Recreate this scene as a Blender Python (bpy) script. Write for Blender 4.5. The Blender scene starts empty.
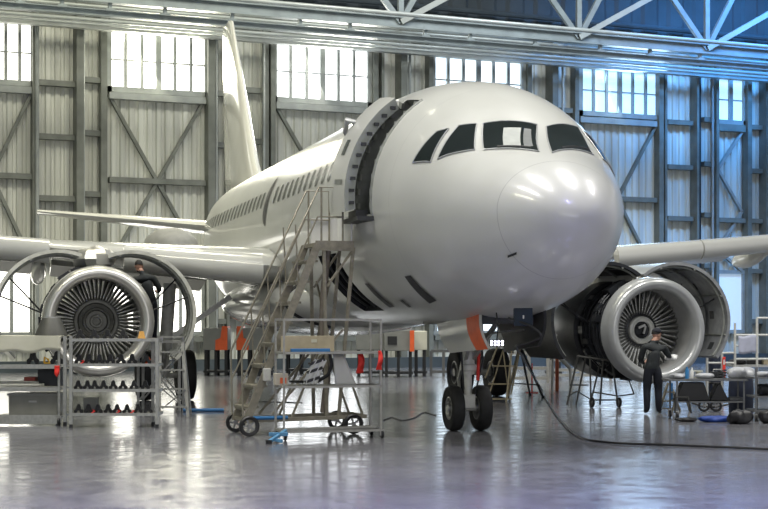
import bpy, bmesh, math, random
from mathutils import Vector, Matrix
random.seed(7)
C = bpy.context.scene.collection
PI = math.pi
# ------------------------------------------------------------------ camera model (768x509)
F = 1534.23; HC = 1.855; YH = 320.0
TW = 0.4197                     # camera heading, clockwise from the back wall's normal
TH = 0.2540                     # camera heading, clockwise from the aircraft's axis
RT = Vector((math.cos(TW), -math.sin(TW), 0)); FW = Vector((math.sin(TW), math.cos(TW), 0)); UP = Vector((0, 0, 1))
CAM = Vector((0, 0, HC))
YW = 55.2                       # the back wall stands at Y = YW
def px(u, v, d):
    return CAM + d * (FW + (u - 384) / F * RT + (YH - v) / F * UP)
def on_wall(u, v, off=0.0):
    t = (u - 384) / F
    return px(u, v, (YW - off) / (math.cos(TW) - t * math.sin(TW)))
def gdepth(v): return HC * F / (v - YH)

# ------------------------------------------------------------------ materials
MATS = {}
def mat(name, col, rough=.5, metal=0., var=.0, scale=6., bump=0., coat=0., emit=None, es=1., rvar=0., spec=.5):
    if name in MATS: return MATS[name]
    m = bpy.data.materials.new(name); m.use_nodes = True
    nt = m.node_tree; b = nt.nodes['Principled BSDF']
    b.inputs['Roughness'].default_value = rough; b.inputs['Metallic'].default_value = metal
    b.inputs['Coat Weight'].default_value = coat; b.inputs['Specular IOR Level'].default_value = spec
    tc = nt.nodes.new('ShaderNodeTexCoord'); nz = nt.nodes.new('ShaderNodeTexNoise')
    nz.inputs['Scale'].default_value = scale; nz.inputs['Detail'].default_value = 6
    nt.links.new(tc.outputs['Object'], nz.inputs['Vector'])
    rp = nt.nodes.new('ShaderNodeValToRGB')
    rp.color_ramp.elements[0].position = .3; rp.color_ramp.elements[1].position = .7
    lo = [max(0, c * (1 - var)) for c in col]; hi = [min(1, c * (1 + var)) for c in col]
    rp.color_ramp.elements[0].color = (*lo, 1); rp.color_ramp.elements[1].color = (*hi, 1)
    nt.links.new(nz.outputs['Fac'], rp.inputs['Fac']); nt.links.new(rp.outputs['Color'], b.inputs['Base Color'])
    if rvar:
        mr = nt.nodes.new('ShaderNodeMapRange'); mr.inputs['To Min'].default_value = max(0, rough - rvar); mr.inputs['To Max'].default_value = rough + rvar
        nt.links.new(nz.outputs['Fac'], mr.inputs['Value']); nt.links.new(mr.outputs['Result'], b.inputs['Roughness'])
    if bump:
        bp = nt.nodes.new('ShaderNodeBump'); bp.inputs['Strength'].default_value = bump; bp.inputs['Distance'].default_value = .02
        nt.links.new(nz.outputs['Fac'], bp.inputs['Height']); nt.links.new(bp.outputs['Normal'], b.inputs['Normal'])
    if emit:
        b.inputs['Emission Color'].default_value = (*emit, 1); b.inputs['Emission Strength'].default_value = es
    MATS[name] = m
    return m

# ------------------------------------------------------------------ mesh builder
def frame_of(d):
    d = Vector(d).normalized()
    a = Vector((0, 0, 1)) if abs(d.z) < .95 else Vector((1, 0, 0))
    x = a.cross(d).normalized(); y = d.cross(x)
    return x, y, d
class MB:
    def __init__(s): s.v = []; s.f = []
    def add(s, vs, fs):
        o = len(s.v); s.v += [Vector(q) for q in vs]; s.f += [tuple(i + o for i in q) for q in fs]; return s
    def hexa(s, p):                                    # 8 corners: bottom 4, top 4
        return s.add(p, [(3, 2, 1, 0), (4, 5, 6, 7), (0, 1, 5, 4), (1, 2, 6, 5), (2, 3, 7, 6), (3, 0, 4, 7)])
    def box(s, c, size, rot=None):
        c = Vector(c); hx, hy, hz = [q / 2 for q in size]
        p = [Vector(q) for q in ((-hx, -hy, -hz), (hx, -hy, -hz), (hx, hy, -hz), (-hx, hy, -hz), (-hx, -hy, hz), (hx, -hy, hz), (hx, hy, hz), (-hx, hy, hz))]
        if rot is not None: p = [rot @ q for q in p]
        return s.hexa([c + q for q in p])
    def bar(s, a, b, w, h=None):
        a, b = Vector(a), Vector(b); h = h or w
        x, y, d = frame_of(b - a); x = x * w / 2; y = y * h / 2
        return s.hexa([a - x - y, a + x - y, a + x + y, a - x + y, b - x - y, b + x - y, b + x + y, b - x + y])
    def tube(s, pts, r, n=8, cap=True):
        pts = [Vector(p) for p in pts]; rs = r if isinstance(r, (list, tuple)) else [r] * len(pts)
        o = len(s.v); px_ = None
        for i, p in enumerate(pts):
            d = (pts[min(i + 1, len(pts) - 1)] - pts[max(i - 1, 0)])
            if d.length < 1e-9: d = Vector((0, 0, 1))
            d.normalize()
            if px_ is None: x, y, _ = frame_of(d)
            else:
                x = px_ - d * px_.dot(d)
                if x.length < 1e-6: x, y, _ = frame_of(d)
                x.normalize(); y = d.cross(x)
            px_ = x
            for k in range(n):
                a = 2 * PI * k / n; s.v.append(p + rs[i] * (math.cos(a) * x + math.sin(a) * y))
        for i in range(len(pts) - 1):
            for k in range(n):
                a = o + i * n + k; b = o + i * n + (k + 1) % n; s.f.append((a, b, b + n, a + n))
        if cap:
            s.f.append(tuple(o + k for k in reversed(range(n)))); s.f.append(tuple(o + (len(pts) - 1) * n + k for k in range(n)))
        return s
    def lathe(s, prof, org, axis, n=32, a0=0., a1=2 * PI, xd=None):   # prof: (radius, along axis)
        org = Vector(org); x, y, d = frame_of(axis)
        if xd is not None: x = Vector(xd).normalized(); y = d.cross(x)
        full = abs(a1 - a0 - 2 * PI) < 1e-6; m = n if full else n + 1
        o = len(s.v)
        for r, t in prof:
            for k in range(m):
                a = a0 + (a1 - a0) * k / n; s.v.append(org + d * t + r * (math.cos(a) * x + math.sin(a) * y))
        for i in range(len(prof) - 1):
            for k in range(n):
                k2 = (k + 1) % m
                s.f.append((o + i * m + k, o + i * m + k2, o + (i + 1) * m + k2, o + (i + 1) * m + k))
        return s
    def grid(s, fn, nu, nv, skip=None):
        o = len(s.v)
        for i in range(nu + 1):
            for j in range(nv + 1): s.v.append(Vector(fn(i / nu, j / nv)))
        for i in range(nu):
            for j in range(nv):
                if skip and skip(i, j): continue
                a = o + i * (nv + 1) + j; s.f.append((a, a + nv + 1, a + nv + 2, a + 1))
        return s
    def prism(s, poly, ext):                           # poly: 3-D points, ext: vector
        n = len(poly); e = Vector(ext); P = [Vector(p) for p in poly]
        return s.add(P + [p + e for p in P], [tuple(reversed(range(n))), tuple(range(n, 2 * n))] + [(k, (k + 1) % n, n + (k + 1) % n, n + k) for k in range(n)])
    def ball(s, c, r, n=12, m=8):
        c = Vector(c); r = r if isinstance(r, (list, tuple)) else (r, r, r)
        return s.grid(lambda a, b: c + Vector((r[0] * math.sin(PI * b) * math.cos(2 * PI * a), r[1] * math.sin(PI * b) * math.sin(2 * PI * a), r[2] * math.cos(PI * b))), n, m)
    def build(s, name, m, parent=None, smooth=True, weld=True, ang=38, thick=0., bevel=0., flip=False):
        me = bpy.data.meshes.new(name)
        me.from_pydata([tuple(q) for q in s.v], [], s.f)
        bm = bmesh.new(); bm.from_mesh(me)
        if weld: bmesh.ops.remove_doubles(bm, verts=bm.verts, dist=1e-5)
        bmesh.ops.recalc_face_normals(bm, faces=bm.faces)
        if flip: bmesh.ops.reverse_faces(bm, faces=bm.faces)
        if smooth:
            for f in bm.faces: f.smooth = True
            c = math.radians(ang)
            for e in bm.edges:
                if len(e.link_faces) == 2: e.smooth = e.calc_face_angle(0) < c
        bm.to_mesh(me); bm.free()
        o = bpy.data.objects.new(name, me); C.objects.link(o)
        if m: me.materials.append(m)
        if parent is not None: o.parent = parent
        if thick:
            md = o.modifiers.new('shell', 'SOLIDIFY'); md.thickness = thick; md.offset = 0
        if bevel:
            md = o.modifiers.new('soft_edges', 'BEVEL'); md.width = bevel; md.segments = 2; md.limit_method = 'ANGLE'
        return o
def tag(o, label=None, cat=None, group=None, kind=None):
    if label: o['label'] = label
    if cat: o['category'] = cat
    if group: o['group'] = group
    if kind: o['kind'] = kind
    return o
def empty(name, loc, rz, label, cat, group=None):
    o = bpy.data.objects.new(name, None); C.objects.link(o); o.location = loc; o.rotation_euler = (0, 0, rz)
    o.empty_display_size = .3
    return tag(o, label, cat, group)
def copy_tree(o, parent=None):
    c = o.copy(); C.objects.link(c)
    if parent is not None: c.parent = parent
    for ch in list(o.children): copy_tree(ch, c)
    return c
class Spot:
    """a place on the floor seen at pixel column u, d metres ahead; local x runs right, y away, z up"""
    def __init__(s, u, d, turn=0.):
        s.u, s.d, s.turn = u, d, turn
        p = px(u, YH, d); s.loc = Vector((p.x, p.y, 0)); s.rz = -TW + turn; s.cx = (u - 384) / F * d
        s.k = d / F
    def root(s, name, label, cat, group=None): return empty(name, s.loc, s.rz, label, cat, group)
    def p(s, u, v, dy=0.):
        D = s.d + dy
        q = Vector(((u - 384) / F * D - s.cx, dy, HC + (YH - v) / F * D))
        if s.turn:
            c, n = math.cos(-s.turn), math.sin(-s.turn); q = Vector((q.x * c - q.y * n, q.x * n + q.y * c, q.z))
        return q
def structure(o, label=None):
    o['kind'] = 'structure'
    if label: o['label'] = label
    return o

# colours
paint = mat('aircraft_paint', (.56, .56, .525), .2, coat=.5, var=.025, scale=.8, rvar=.05)
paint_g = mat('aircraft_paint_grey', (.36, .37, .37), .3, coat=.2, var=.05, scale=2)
polished = mat('polished_aluminium', (.60, .59, .55), .36, .8, var=.06, scale=4, rvar=.06)
seal = mat('black_seal', (.015, .016, .018), .6)
dark = mat('dark_metal', (.03, .032, .036), .45, .3, var=.3, scale=5)
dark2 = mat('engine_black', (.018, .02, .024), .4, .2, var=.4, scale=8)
glass = mat('cockpit_glass', (.015, .02, .02), .04, spec=.8)
cabin_glass = mat('cabin_window_glass', (.10, .11, .10), .15)
steel = mat('galvanised_steel', (.42, .42, .40), .4, .6, var=.15, scale=20)
steel_w = mat('white_painted_steel', (.62, .62, .58), .4, .1, var=.1, scale=12)
stair_m = mat('khaki_painted_steel', (.25, .23, .18), .45, .3, var=.2, scale=14)
tire = mat('tyre_rubber', (.012, .012, .013), .7, var=.3, scale=10)
hubm = mat('wheel_hub_metal', (.32, .32, .32), .35, .7, var=.2)
orange = mat('orange_paint', (.75, .12, .03), .45, var=.1)
red = mat('red_fabric', (.75, .03, .02), .6, var=.1)
blue = mat('blue_foam', (.03, .16, .38), .5, var=.15)
wood = mat('tan_board', (.42, .36, .25), .6, var=.15, scale=5)
black = mat('black_plastic', (.014, .014, .016), .45, var=.2)
grey_cab = mat('grey_cabinet', (.21, .215, .20), .5, var=.1, scale=3)
pale = mat('pale_cover', (.55, .54, .44), .5, var=.08, scale=3)
whitep = mat('white_plastic', (.75, .75, .73), .4, var=.06, scale=4)
frame_w = mat('wall_steel', (.17, .18, .16), .5, .1, var=.2, scale=2)
frame_b = mat('wall_steel_light', (.30, .32, .31), .5, .1, var=.15, scale=2)
# ================================================================== THE HANGAR
ZS = YW / 51.2
WT = HC + (11.66 - HC) * ZS; WB = WB0 = HC + (9.844 - HC) * ZS          # window heads and sills
X0 = -16.0; XR = on_wall(762, 200).x                              # ends of the back wall
ZD = WT + .95                                                     # underside of the dark upper wall
ZC_ = 21.0; YN = -14.0
def wx(u): return on_wall(u, 200).x

# floor: polished, sealed concrete
fm = bpy.data.materials.new('polished_floor'); fm.use_nodes = True
nt = fm.node_tree; b = nt.nodes['Principled BSDF']; N = nt.nodes.new; L = nt.links.new
tc = N('ShaderNodeTexCoord'); mp = N('ShaderNodeMapping'); L(tc.outputs['Object'], mp.inputs['Vector'])
n1 = N('ShaderNodeTexNoise'); n1.inputs['Scale'].default_value = .55; n1.inputs['Detail'].default_value = 8; n1.inputs['Roughness'].default_value = .65
L(mp.outputs['Vector'], n1.inputs['Vector'])
n2 = N('ShaderNodeTexNoise'); n2.inputs['Scale'].default_value = 3.0; n2.inputs['Detail'].default_value = 5; L(mp.outputs['Vector'], n2.inputs['Vector'])
cr = N('ShaderNodeValToRGB'); cr.color_ramp.elements[0].position = .3; cr.color_ramp.elements[1].position = .72
cr.color_ramp.elements[0].color = (.115, .115, .13, 1); cr.color_ramp.elements[1].color = (.20, .20, .215, 1)
L(n1.outputs['Fac'], cr.inputs['Fac'])
bk = N('ShaderNodeTexBrick'); bk.offset = 0; bk.inputs['Scale'].default_value = 1.0
bk.inputs['Brick Width'].default_value = 3.0; bk.inputs['Row Height'].default_value = 3.0; bk.inputs['Mortar Size'].default_value = .012
bk.inputs['Color1'].default_value = (1, 1, 1, 1); bk.inputs['Color2'].default_value = (.93, .93, .93, 1); bk.inputs['Mortar'].default_value = (.45, .45, .45, 1)
L(mp.outputs['Vector'], bk.inputs['Vector'])
mx = N('ShaderNodeMix'); mx.data_type = 'RGBA'; mx.blend_type = 'MULTIPLY'; mx.inputs['Factor'].default_value = 1
L(cr.outputs['Color'], mx.inputs[6]); L(bk.outputs['Color'], mx.inputs[7]); L(mx.outputs[2], b.inputs['Base Color'])
mr = N('ShaderNodeMapRange'); mr.inputs['From Min'].default_value = .3; mr.inputs['From Max'].default_value = .7; mr.inputs['To Min'].default_value = .12; mr.inputs['To Max'].default_value = .26
L(n2.outputs['Fac'], mr.inputs['Value']); L(mr.outputs['Result'], b.inputs['Roughness'])
bp = N('ShaderNodeBump'); bp.inputs['Strength'].default_value = .035; bp.inputs['Distance'].default_value = .02
L(n1.outputs['Fac'], bp.inputs['Height']); L(bp.outputs['Normal'], b.inputs['Normal'])
b.inputs['Specular IOR Level'].default_value = 1.0
structure(MB().add([(X0, YN, 0), (XR + 14, YN, 0), (XR + 14, YW + .5, 0), (X0, YW + .5, 0)], [(0, 1, 2, 3)]).build('floor', fm, smooth=False), 'polished grey hangar floor')

wall_m = mat('corrugated_panel', (.58, .59, .54), .55, var=.22, scale=.7)
_nt = wall_m.node_tree; _nz = next(n for n in _nt.nodes if n.type == 'TEX_NOISE'); _mp = _nt.nodes.new('ShaderNodeMapping'); _mp.inputs['Scale'].default_value = (5, 1, .22)
_nt.links.new(_nt.nodes['Texture Coordinate'].outputs['Object'], _mp.inputs['Vector']); _nt.links.new(_mp.outputs['Vector'], _nz.inputs['Vector'])
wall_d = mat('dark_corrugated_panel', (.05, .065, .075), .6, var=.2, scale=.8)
wall_p = mat('plain_wall_panel', (.34, .42, .47), .6, var=.06, scale=1.)
ceil_m = mat('roof_panel', (.16, .18, .18), .7, var=.1)
def corrugated(name, z0, z1, x0, x1, y, m, pitch=.34, dep=.07, label=None):
    mb = MB(); x = x0; prof = []
    while x < x1:
        prof += [(x, 0), (x + pitch * .3, 0), (x + pitch * .42, dep), (x + pitch * .88, dep)]; x += pitch
    prof.append((x1, 0))
    mb.grid(lambda a, bb: (prof[round(a * (len(prof) - 1))][0], y - prof[round(a * (len(prof) - 1))][1], z0 + (z1 - z0) * bb), len(prof) - 1, 1)
    return structure(mb.build(name, m, smooth=False), label)
corrugated('wall_back', 0, ZD, X0, XR, YW, wall_m, label='pale corrugated hangar back wall')
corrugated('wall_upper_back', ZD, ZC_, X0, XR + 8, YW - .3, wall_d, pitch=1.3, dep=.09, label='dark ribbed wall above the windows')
structure(MB().box((XR + .1, YW - 9, ZD / 2), (.2, 18.6, ZD)).build('wall_right', wall_p, smooth=False), 'pale blue side wall')
structure(MB().box((X0 - .1, (YN + YW) / 2, ZC_ / 2), (.2, YW - YN + 1, ZC_)).build('wall_left', wall_p, smooth=False))
structure(MB().box(((X0 + XR + 14) / 2, (YN + YW) / 2, ZC_ + .1), (XR + 14 - X0, YW - YN + 1, .2)).build('ceiling', ceil_m, smooth=False))

structure(MB().box(((X0 + XR) / 2, YW - .75, .2), (XR - X0, .25, .4)).build('baseboard_back', wall_d, smooth=False))
# windows in the big door leaves
pane_mats = [mat('lit_glass_' + n, (.8, .8, .8), .3, emit=c, es=e) for n, c, e in (
    ('warm', (1, .97, .86), 3.6), ('white', (.95, .98, 1), 3.2), ('pale_blue', (.72, .88, 1), 1.7), ('blue', (.36, .66, 1), 1.15), ('dull_blue', (.48, .68, .95), .4))]
WIN = [(-52, 32, 6, 0, 'high row of bright panes furthest from the right-hand wall'), (107, 205, 6, 0, 'high row of glaring panes left of the tail fin'), (272, 367, 6, 1, 'high row of panes between tail fin and open door'),
       (430, 520, 6, 2, 'row of panes showing above the cockpit roof'), (577, 655, 6, 3, 'bluish row of panes right of the nose'), (713, 741, 2, 3, 'narrow bluish window by the side wall')]
for k, (u0, u1, nc, mi, lab) in enumerate(WIN):
    xa, xb = wx(u0), wx(u1); y = YW - .22; WB = WB0 - (.22 if k < 3 else 0.)
    fr = MB(); w = .13
    for z in (WT, WB): fr.box(((xa + xb) / 2, y, z), (xb - xa + .3, .2, .2))
    for x in (xa, xb): fr.box((x, y, (WT + WB) / 2), (.2, .2, WT - WB + .2))
    for i in range(1, nc):
        fr.box((xa + (xb - xa) * i / nc, y, (WT + WB) / 2), (.2 if i * 2 == nc else .11, .16, WT - WB))
    fr.box(((xa + xb) / 2, y, (WT + WB) / 2), (xb - xa, .08, .05))
    o = structure(fr.build('window_%d' % (k + 1), frame_b, smooth=False), lab)
    pn = MB()
    for i in range(nc):
        for j in range(2):
            pa = xa + (xb - xa) * i / nc; pb = xa + (xb - xa) * (i + 1) / nc; za = WB + (WT - WB) * j / 2; zb = za + (WT - WB) / 2
            pn.box(((pa + pb) / 2, y + .04, (za + zb) / 2), (pb - pa, .02, zb - za))
    pn.build('pane', pane_mats[mi], o, smooth=False)

WB = WB0
# translucent lower lights of the door leaves
ZL0, ZL1 = 1.35, 3.95
LOW = [(-50, 30, 0, 'low glowing panes at the far end of the wall'), (110, 201, 0, 'low glowing panes behind the opened engine cowl'), (276, 365, 1, 'low glowing panes behind the access stair'),
       (433, 519, 2, 'low glowing panes behind the nose wheels'), (579, 650, 2, 'low panes behind the dark engine'), (664, 687, 4, 'low bluish panes behind the open grey cowl'), (714, 740, 4, 'low bluish panes near the side wall')]
for k, (u0, u1, mi, lab) in enumerate(LOW):
    xa, xb = wx(u0), wx(u1); y = YW - .2; nc = 4 if u1 - u0 > 40 else 1
    fr = MB()
    for z in (ZL0, ZL1): fr.box(((xa + xb) / 2, y, z), (xb - xa + .2, .16, .16))
    for i in range(nc + 1): fr.box((xa + (xb - xa) * i / nc, y, (ZL0 + ZL1) / 2), (.12, .14, ZL1 - ZL0))
    o = structure(fr.build('window_%d' % (k + 7), frame_b, smooth=False), lab)
    pn = MB()
    for i in range(nc):
        pa = xa + (xb - xa) * i / nc; pb = xa + (xb - xa) * (i + 1) / nc; pn.box(((pa + pb) / 2, y + .04, (ZL0 + ZL1) / 2), (pb - pa, .02, ZL1 - ZL0))
    pn.build('pane', pane_mats[mi], o, smooth=False)

# steel framing of the door leaves
def post(u, w, d=.38, m=frame_w, z1=None, y=None, name='column'):
    x = wx(u); w_ = w / F * 57
    structure(MB().box((x, (YW if y is None else y) - .1 - d / 2, (z1 or ZD) / 2), (w_, d, z1 or ZD)).build(name, m, smooth=False))
for u, w, d in [(33, 6, .4), (76, 7, .6), (101, 6, .4), (207, 7, .5), (225, 3, .3), (263, 4, .35), (269, 5, .4), (371, 5, .4), (379, 3, .3), (397, 7, .6), (426, 5, .4), (524, 5, .4),
                (547, 7, .6), (571, 5, .4), (655, 6, .4), (661, 3, .3), (690, 3, .5), (711, 4, .4), (743, 6, .4), (759, 4, .5)]:
    post(u, w, d)
structure(MB().box((wx(696), YW - .13, ZD / 2), (.26, .12, ZD)).build('column', seal, smooth=False))
for u, w in [(34, 4), (80, 3), (212, 3), (259, 3), (404, 3), (556, 3), (705, 3)]:
    structure(MB().tube([(wx(u), YW - .55, 0), (wx(u), YW - .55, ZD)], w / F * 28, 8).build('downpipe', frame_b))
def girt(u0, u1, z, h=.22, d=.3, m=frame_w):
    xa, xb = wx(u0), wx(u1)
    structure(MB().box(((xa + xb) / 2, YW - .1 - d / 2, z), (xb - xa, d, h)).build('beam', m, smooth=False))
ZG = on_wall(152, 182).z                                         # mid height of the leaves
ZL = 2 * ZG - WB + .4
leaves = [(-52, 32), (107, 203), (273, 367), (431, 521), (576, 652)]
bays = [(36, 73), (79, 98), (211, 223), (228, 258), (383, 394), (400, 423), (528, 543), (551, 568), (663, 688), (699, 709), (746, 757)]
for u0, u1 in leaves:
    girt(u0, u1, WT + .28, .2); girt(u0, u1, WB - (.46 if u0 < 400 else .28), .24, m=frame_b); girt(u0, u1, ZG, .2, m=frame_w); girt(u0, u1, ZL, .2); girt(u0, u1, 1.15, .2)
    xa, xb = wx(u0), wx(u1)
    for za, zb in ((WB - .4, ZG), (ZG, ZL)):
        top = za == WB - .4; zt_ = WB - .4 if top else ZL
        xm = (xa + xb) / 2
        for xe in (xa, xb):
            structure(MB().bar((xe, YW - .2, zt_), (xm, YW - .2, ZG), .17, .12).build('brace', frame_w, smooth=False))
for i, (u0, u1) in enumerate(bays):
    for z in (WT + .3, WB - .15, 8.4, 6.2, 4.0, 1.8): girt(u0, u1, z + (.2 if i % 2 else 0), .2)
zz = [WB - .4, 8.4, 6.6, 4.9, 4.0]
for i in range(len(zz) - 1):
    a, c = (wx(738), wx(714)) if i % 2 == 0 else (wx(714), wx(738))
    structure(MB().bar((a, YW - .25, zz[i]), (c, YW - .25, zz[i + 1]), .15, .12).build('brace', frame_b, smooth=False))
girt(714, 740, WB - .25, .3); girt(714, 740, 6.2, .2)
girt(-60, 761, ZD - .1, .3, .5)

# roof trusses, crane rails and pipe runs crossing in front of the upper wall
YR = YW - 5.0
def on_y(u, v, Y):
    t = (u - 384) / F
    return px(u, v, Y / (math.cos(TW) - t * math.sin(TW)))
def rail(name, u, v, Y, h, d, m, x1=None, label=None, tubular=False):
    p = on_y(u, v, Y); xe = XR + 6 if x1 is None else x1
    mb = MB()
    if tubular: mb.tube([(X0, Y, p.z), (xe, Y, p.z)], h / 2, 10)
    else:
        mb.box(((X0 + xe) / 2, Y, p.z + h * .42), (xe - X0, d, h * .16)).box(((X0 + xe) / 2, Y, p.z - h * .42), (xe - X0, d, h * .16)).box(((X0 + xe) / 2, Y, p.z), (xe - X0, d * .25, h * .7))
    return structure(mb.build(name, m, smooth=tubular), label)
pipe_m = mat('pale_pipe', (.40, .43, .42), .35, .2, var=.1, scale=2)
rail_m = mat('truss_steel', (.27, .31, .32), .45, .2, var=.15, scale=2)
rail('beam', 256, 10, YR, .42, .35, rail_m)
rail('beam', 256, 26, YR, .22, .3, rail_m)
rail('pipe_run', 256, 1, YR - 1, .16, .1, pipe_m, tubular=True)
rail('pipe_run', 256, 33, YW - 2.2, .15, .1, pipe_m, tubular=True)
rail('pipe_run', 256, 37, YW - 1.6, .10, .1, pipe_m, tubular=True)
rail('pipe_run', 256, 20, YR + .9, .13, .1, pipe_m, tubular=True)
rail('beam', 256, 39, YW - 1.0, .24, .3, frame_b)
for u in (20, 62, 110, 165, 232, 300, 350, 425, 470, 535, 600, 650, 700):        # hangers under the rails
    p = on_y(u, 30, YR); structure(MB().box((p.x, YR, on_y(256, 20, YR).z), (.12, .12, .6)).box((p.x, YR, on_y(256, 23, YR).z), (.3, .2, .12)).build('bracket', rail_m, smooth=False))
zr = on_y(256, 10, YR).z
for u in (400, 578, 706):                                           # truss nodes on the lower chord
    p = on_y(u, 30, YR)
    for dx, m in ((1.75, pipe_m), (0, rail_m), (-1.35, rail_m), (.9, rail_m)):
        structure(MB().bar((p.x, YR - .05, zr), (p.x + dx * 2.2, YR - .05 - (.6 if dx > 1 else 0), zr + (2.2 if dx > 1 else 3.4)), .26 if dx > 1 else .14, .2).build('brace', m, smooth=False))
structure(MB().tube([(X0, YW - .75, on_wall(500, 18).z), (XR + 6, YW - .75, on_wall(500, 18).z)], .11, 8).build('pipe_run', wall_d))
# ================================================================== THE AIRLINER
NX = 7.8138 * math.cos(TH) - 19.4771 * math.sin(TH); ND = 7.8138 * math.sin(TH) + 19.4771 * math.cos(TH)
nose = CAM + NX * RT + ND * FW
ROT = -(TW - TH)
plane = empty('airliner', (nose.x, nose.y, 0), ROT, 'white twin-engine airliner parked nose-first with open door and opened engine cowls', 'aircraft')
PXo, PYo = 7.8138, 19.4771
def interp(tab, x):                                                 # monotone cubic
    n = len(tab)
    if x <= tab[0][0]: return tab[0][1]
    if x >= tab[-1][0]: return tab[-1][1]
    d = [(tab[i + 1][1] - tab[i][1]) / (tab[i + 1][0] - tab[i][0]) for i in range(n - 1)]
    def sl(i):
        if i == 0: return d[0]
        if i == n - 1: return d[-1]
        return 0. if d[i - 1] * d[i] <= 0 else 2 * d[i - 1] * d[i] / (d[i - 1] + d[i])
    for i in range(n - 1):
        if x <= tab[i + 1][0]:
            h = tab[i + 1][0] - tab[i][0]; t = (x - tab[i][0]) / h; a, c = sl(i), sl(i + 1)
            return (2 * t**3 - 3 * t * t + 1) * tab[i][1] + (t**3 - 2 * t * t + t) * h * a + (-2 * t**3 + 3 * t * t) * tab[i + 1][1] + (t**3 - t * t) * h * c
SQ = lambda T: [(math.sqrt(a), c) for a, c in T]
ZT_ = SQ([(0, 3.25), (.1, 3.52), (.3, 3.76), (.6, 3.99), (1, 4.20), (1.5, 4.43), (1.9, 4.64), (2.3, 4.93), (2.7, 5.20), (3.2, 5.44), (4, 5.68), (5, 5.83), (6, 5.90), (7, 5.92), (27, 5.92), (30, 5.86), (33.84, 5.65)])
ZB_ = SQ([(0, 3.25), (.1, 2.98), (.3, 2.75), (.6, 2.53), (1, 2.33), (1.5, 2.15), (2, 2.03), (3, 1.88), (4, 1.80), (5, 1.78), (21, 1.78), (23, 1.9), (26, 2.6), (30, 3.9), (33.84, 5.1)])
WD_ = SQ([(0, 0), (.1, .36), (.3, .59), (.6, .82), (1, 1.05), (1.5, 1.28), (2, 1.47), (3, 1.75), (4, 1.90), (5, 1.965), (6, 1.975), (21, 1.975), (24, 1.8), (28, 1.2), (33.84, .22)])
ZM_ = SQ([(0, 3.25), (1, 3.4), (2.5, 3.6), (5, 3.82), (6, 3.85), (21, 3.85), (28, 4.6), (33.84, 5.38)])
_sc = {}
def sect(s):
    k = round(s, 4)
    if k not in _sc:
        q = math.sqrt(max(s, 0)); _sc[k] = (interp(ZT_, q), interp(ZB_, q), max(interp(WD_, q), 1e-4), interp(ZM_, q))
    return _sc[k]
def fus(s, ph, off=0.):                                             # ph: 0 top, + starboard-from-front right, degrees
    a = math.radians(ph); zt, zb, w_, zc = sect(s); c, n = math.cos(a), math.sin(a); h = (zt - zc) if c > 0 else (zc - zb)
    return Vector(((w_ + off) * n, s, zc + (h + off) * c))
def fus_n(s, ph, off):                                              # offset along the true normal
    p = fus(s, ph); e = 1e-3
    n = (fus(s, ph + .1) - fus(s, ph - .1)).cross(fus(s + e, ph) - fus(max(s - e, 1e-5), ph)).normalized()
    axis = Vector((0, s + .5, sect(s)[3]))
    if n.dot(p - axis) < 0: n = -n
    return p + n * off
def camray(u, v):
    a = (u - 384) / F
    return Vector((-PXo, -PYo, HC)), Vector((a * math.cos(TH) + math.sin(TH), -a * math.sin(TH) + math.cos(TH), (YH - v) / F))
def skin(u, v):                                                     # where the sight line of a pixel meets the fuselage: (station, angle)
    o, r = camray(u, v)
    def Fi(p):
        if p.y <= 0 or p.y > 33.8: return 1
        zt, zb, w_, zc = sect(p.y); h = (zt - zc) if p.z > zc else (zc - zb)
        return (p.x / w_)**2 + ((p.z - zc) / max(h, 1e-4))**2 - 1
    d = 18.
    while d < 60:
        if Fi(o + r * d) < 0:
            a, c = d - .06, d
            for _ in range(22):
                m = (a + c) / 2
                if Fi(o + r * m) < 0: c = m
                else: a = m
            p = o + r * a; zt, zb, w_, zc = sect(p.y); h = (zt - zc) if p.z > zc else (zc - zb)
            return p.y, math.degrees(math.atan2(p.x / w_, (p.z - zc) / h))
        d += .06

# fuselage skin, with the door and hold openings left open
DS0, DS1, DA0, DA1 = 4.06, 4.92, -97, -34
CS0, CS1, CA0, CA1 = 7.0, 8.5, -152, -113
BS0, BS1, BA0, BA1 = 3.0, 6.3, 168, 192                            # nose gear bay
st = sorted(set([.0, .004, .02, .05, .1, .17, .25, .35, .48, .62, .78, .95, 1.15, 1.35, 1.55, 1.75, 1.95, 2.15, 2.35, 2.55, 2.75, 3.0, 3.25, 3.5, 3.8, DS0, 4.35, 4.6, DS1, 5.2, 5.6, 6.0, BS1, 6.7, CS0, 7.5, 8.0, 8.4, CS1, 9.5] + [10.5 + k for k in range(0, 22)] + [32.3, 33.2, 33.84]))
an = sorted(set([-180 + 5 * k for k in range(73)] + [DA0, DA1, CA0, CA1, BA0, BA0 - 360 + 360 * 0, -BA0]))
an = sorted(set([q for q in an if -180 <= q <= 180]))
def hole(i, j):
    s, a = (st[i] + st[i + 1]) / 2, (an[j] + an[j + 1]) / 2
    return (DS0 < s < DS1 and DA0 < a < DA1) or (CS0 < s < CS1 and CA0 < a < CA1) or (BS0 < s < BS1 and abs(a) > BA0)
paint_f = bpy.data.materials.new('fuselage_paint'); paint_f.use_nodes = True
nt = paint_f.node_tree; b = nt.nodes['Principled BSDF']; N = nt.nodes.new; L = nt.links.new
b.inputs['Roughness'].default_value = .3; b.inputs['Coat Weight'].default_value = .5; b.inputs['Coat Roughness'].default_value = .1
tc = N('ShaderNodeTexCoord'); sx = N('ShaderNodeSeparateXYZ'); L(tc.outputs['Object'], sx.inputs['Vector'])
nz = N('ShaderNodeTexNoise'); nz.inputs['Scale'].default_value = .9; nz.inputs['Detail'].default_value = 5; L(tc.outputs['Object'], nz.inputs['Vector'])
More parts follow.
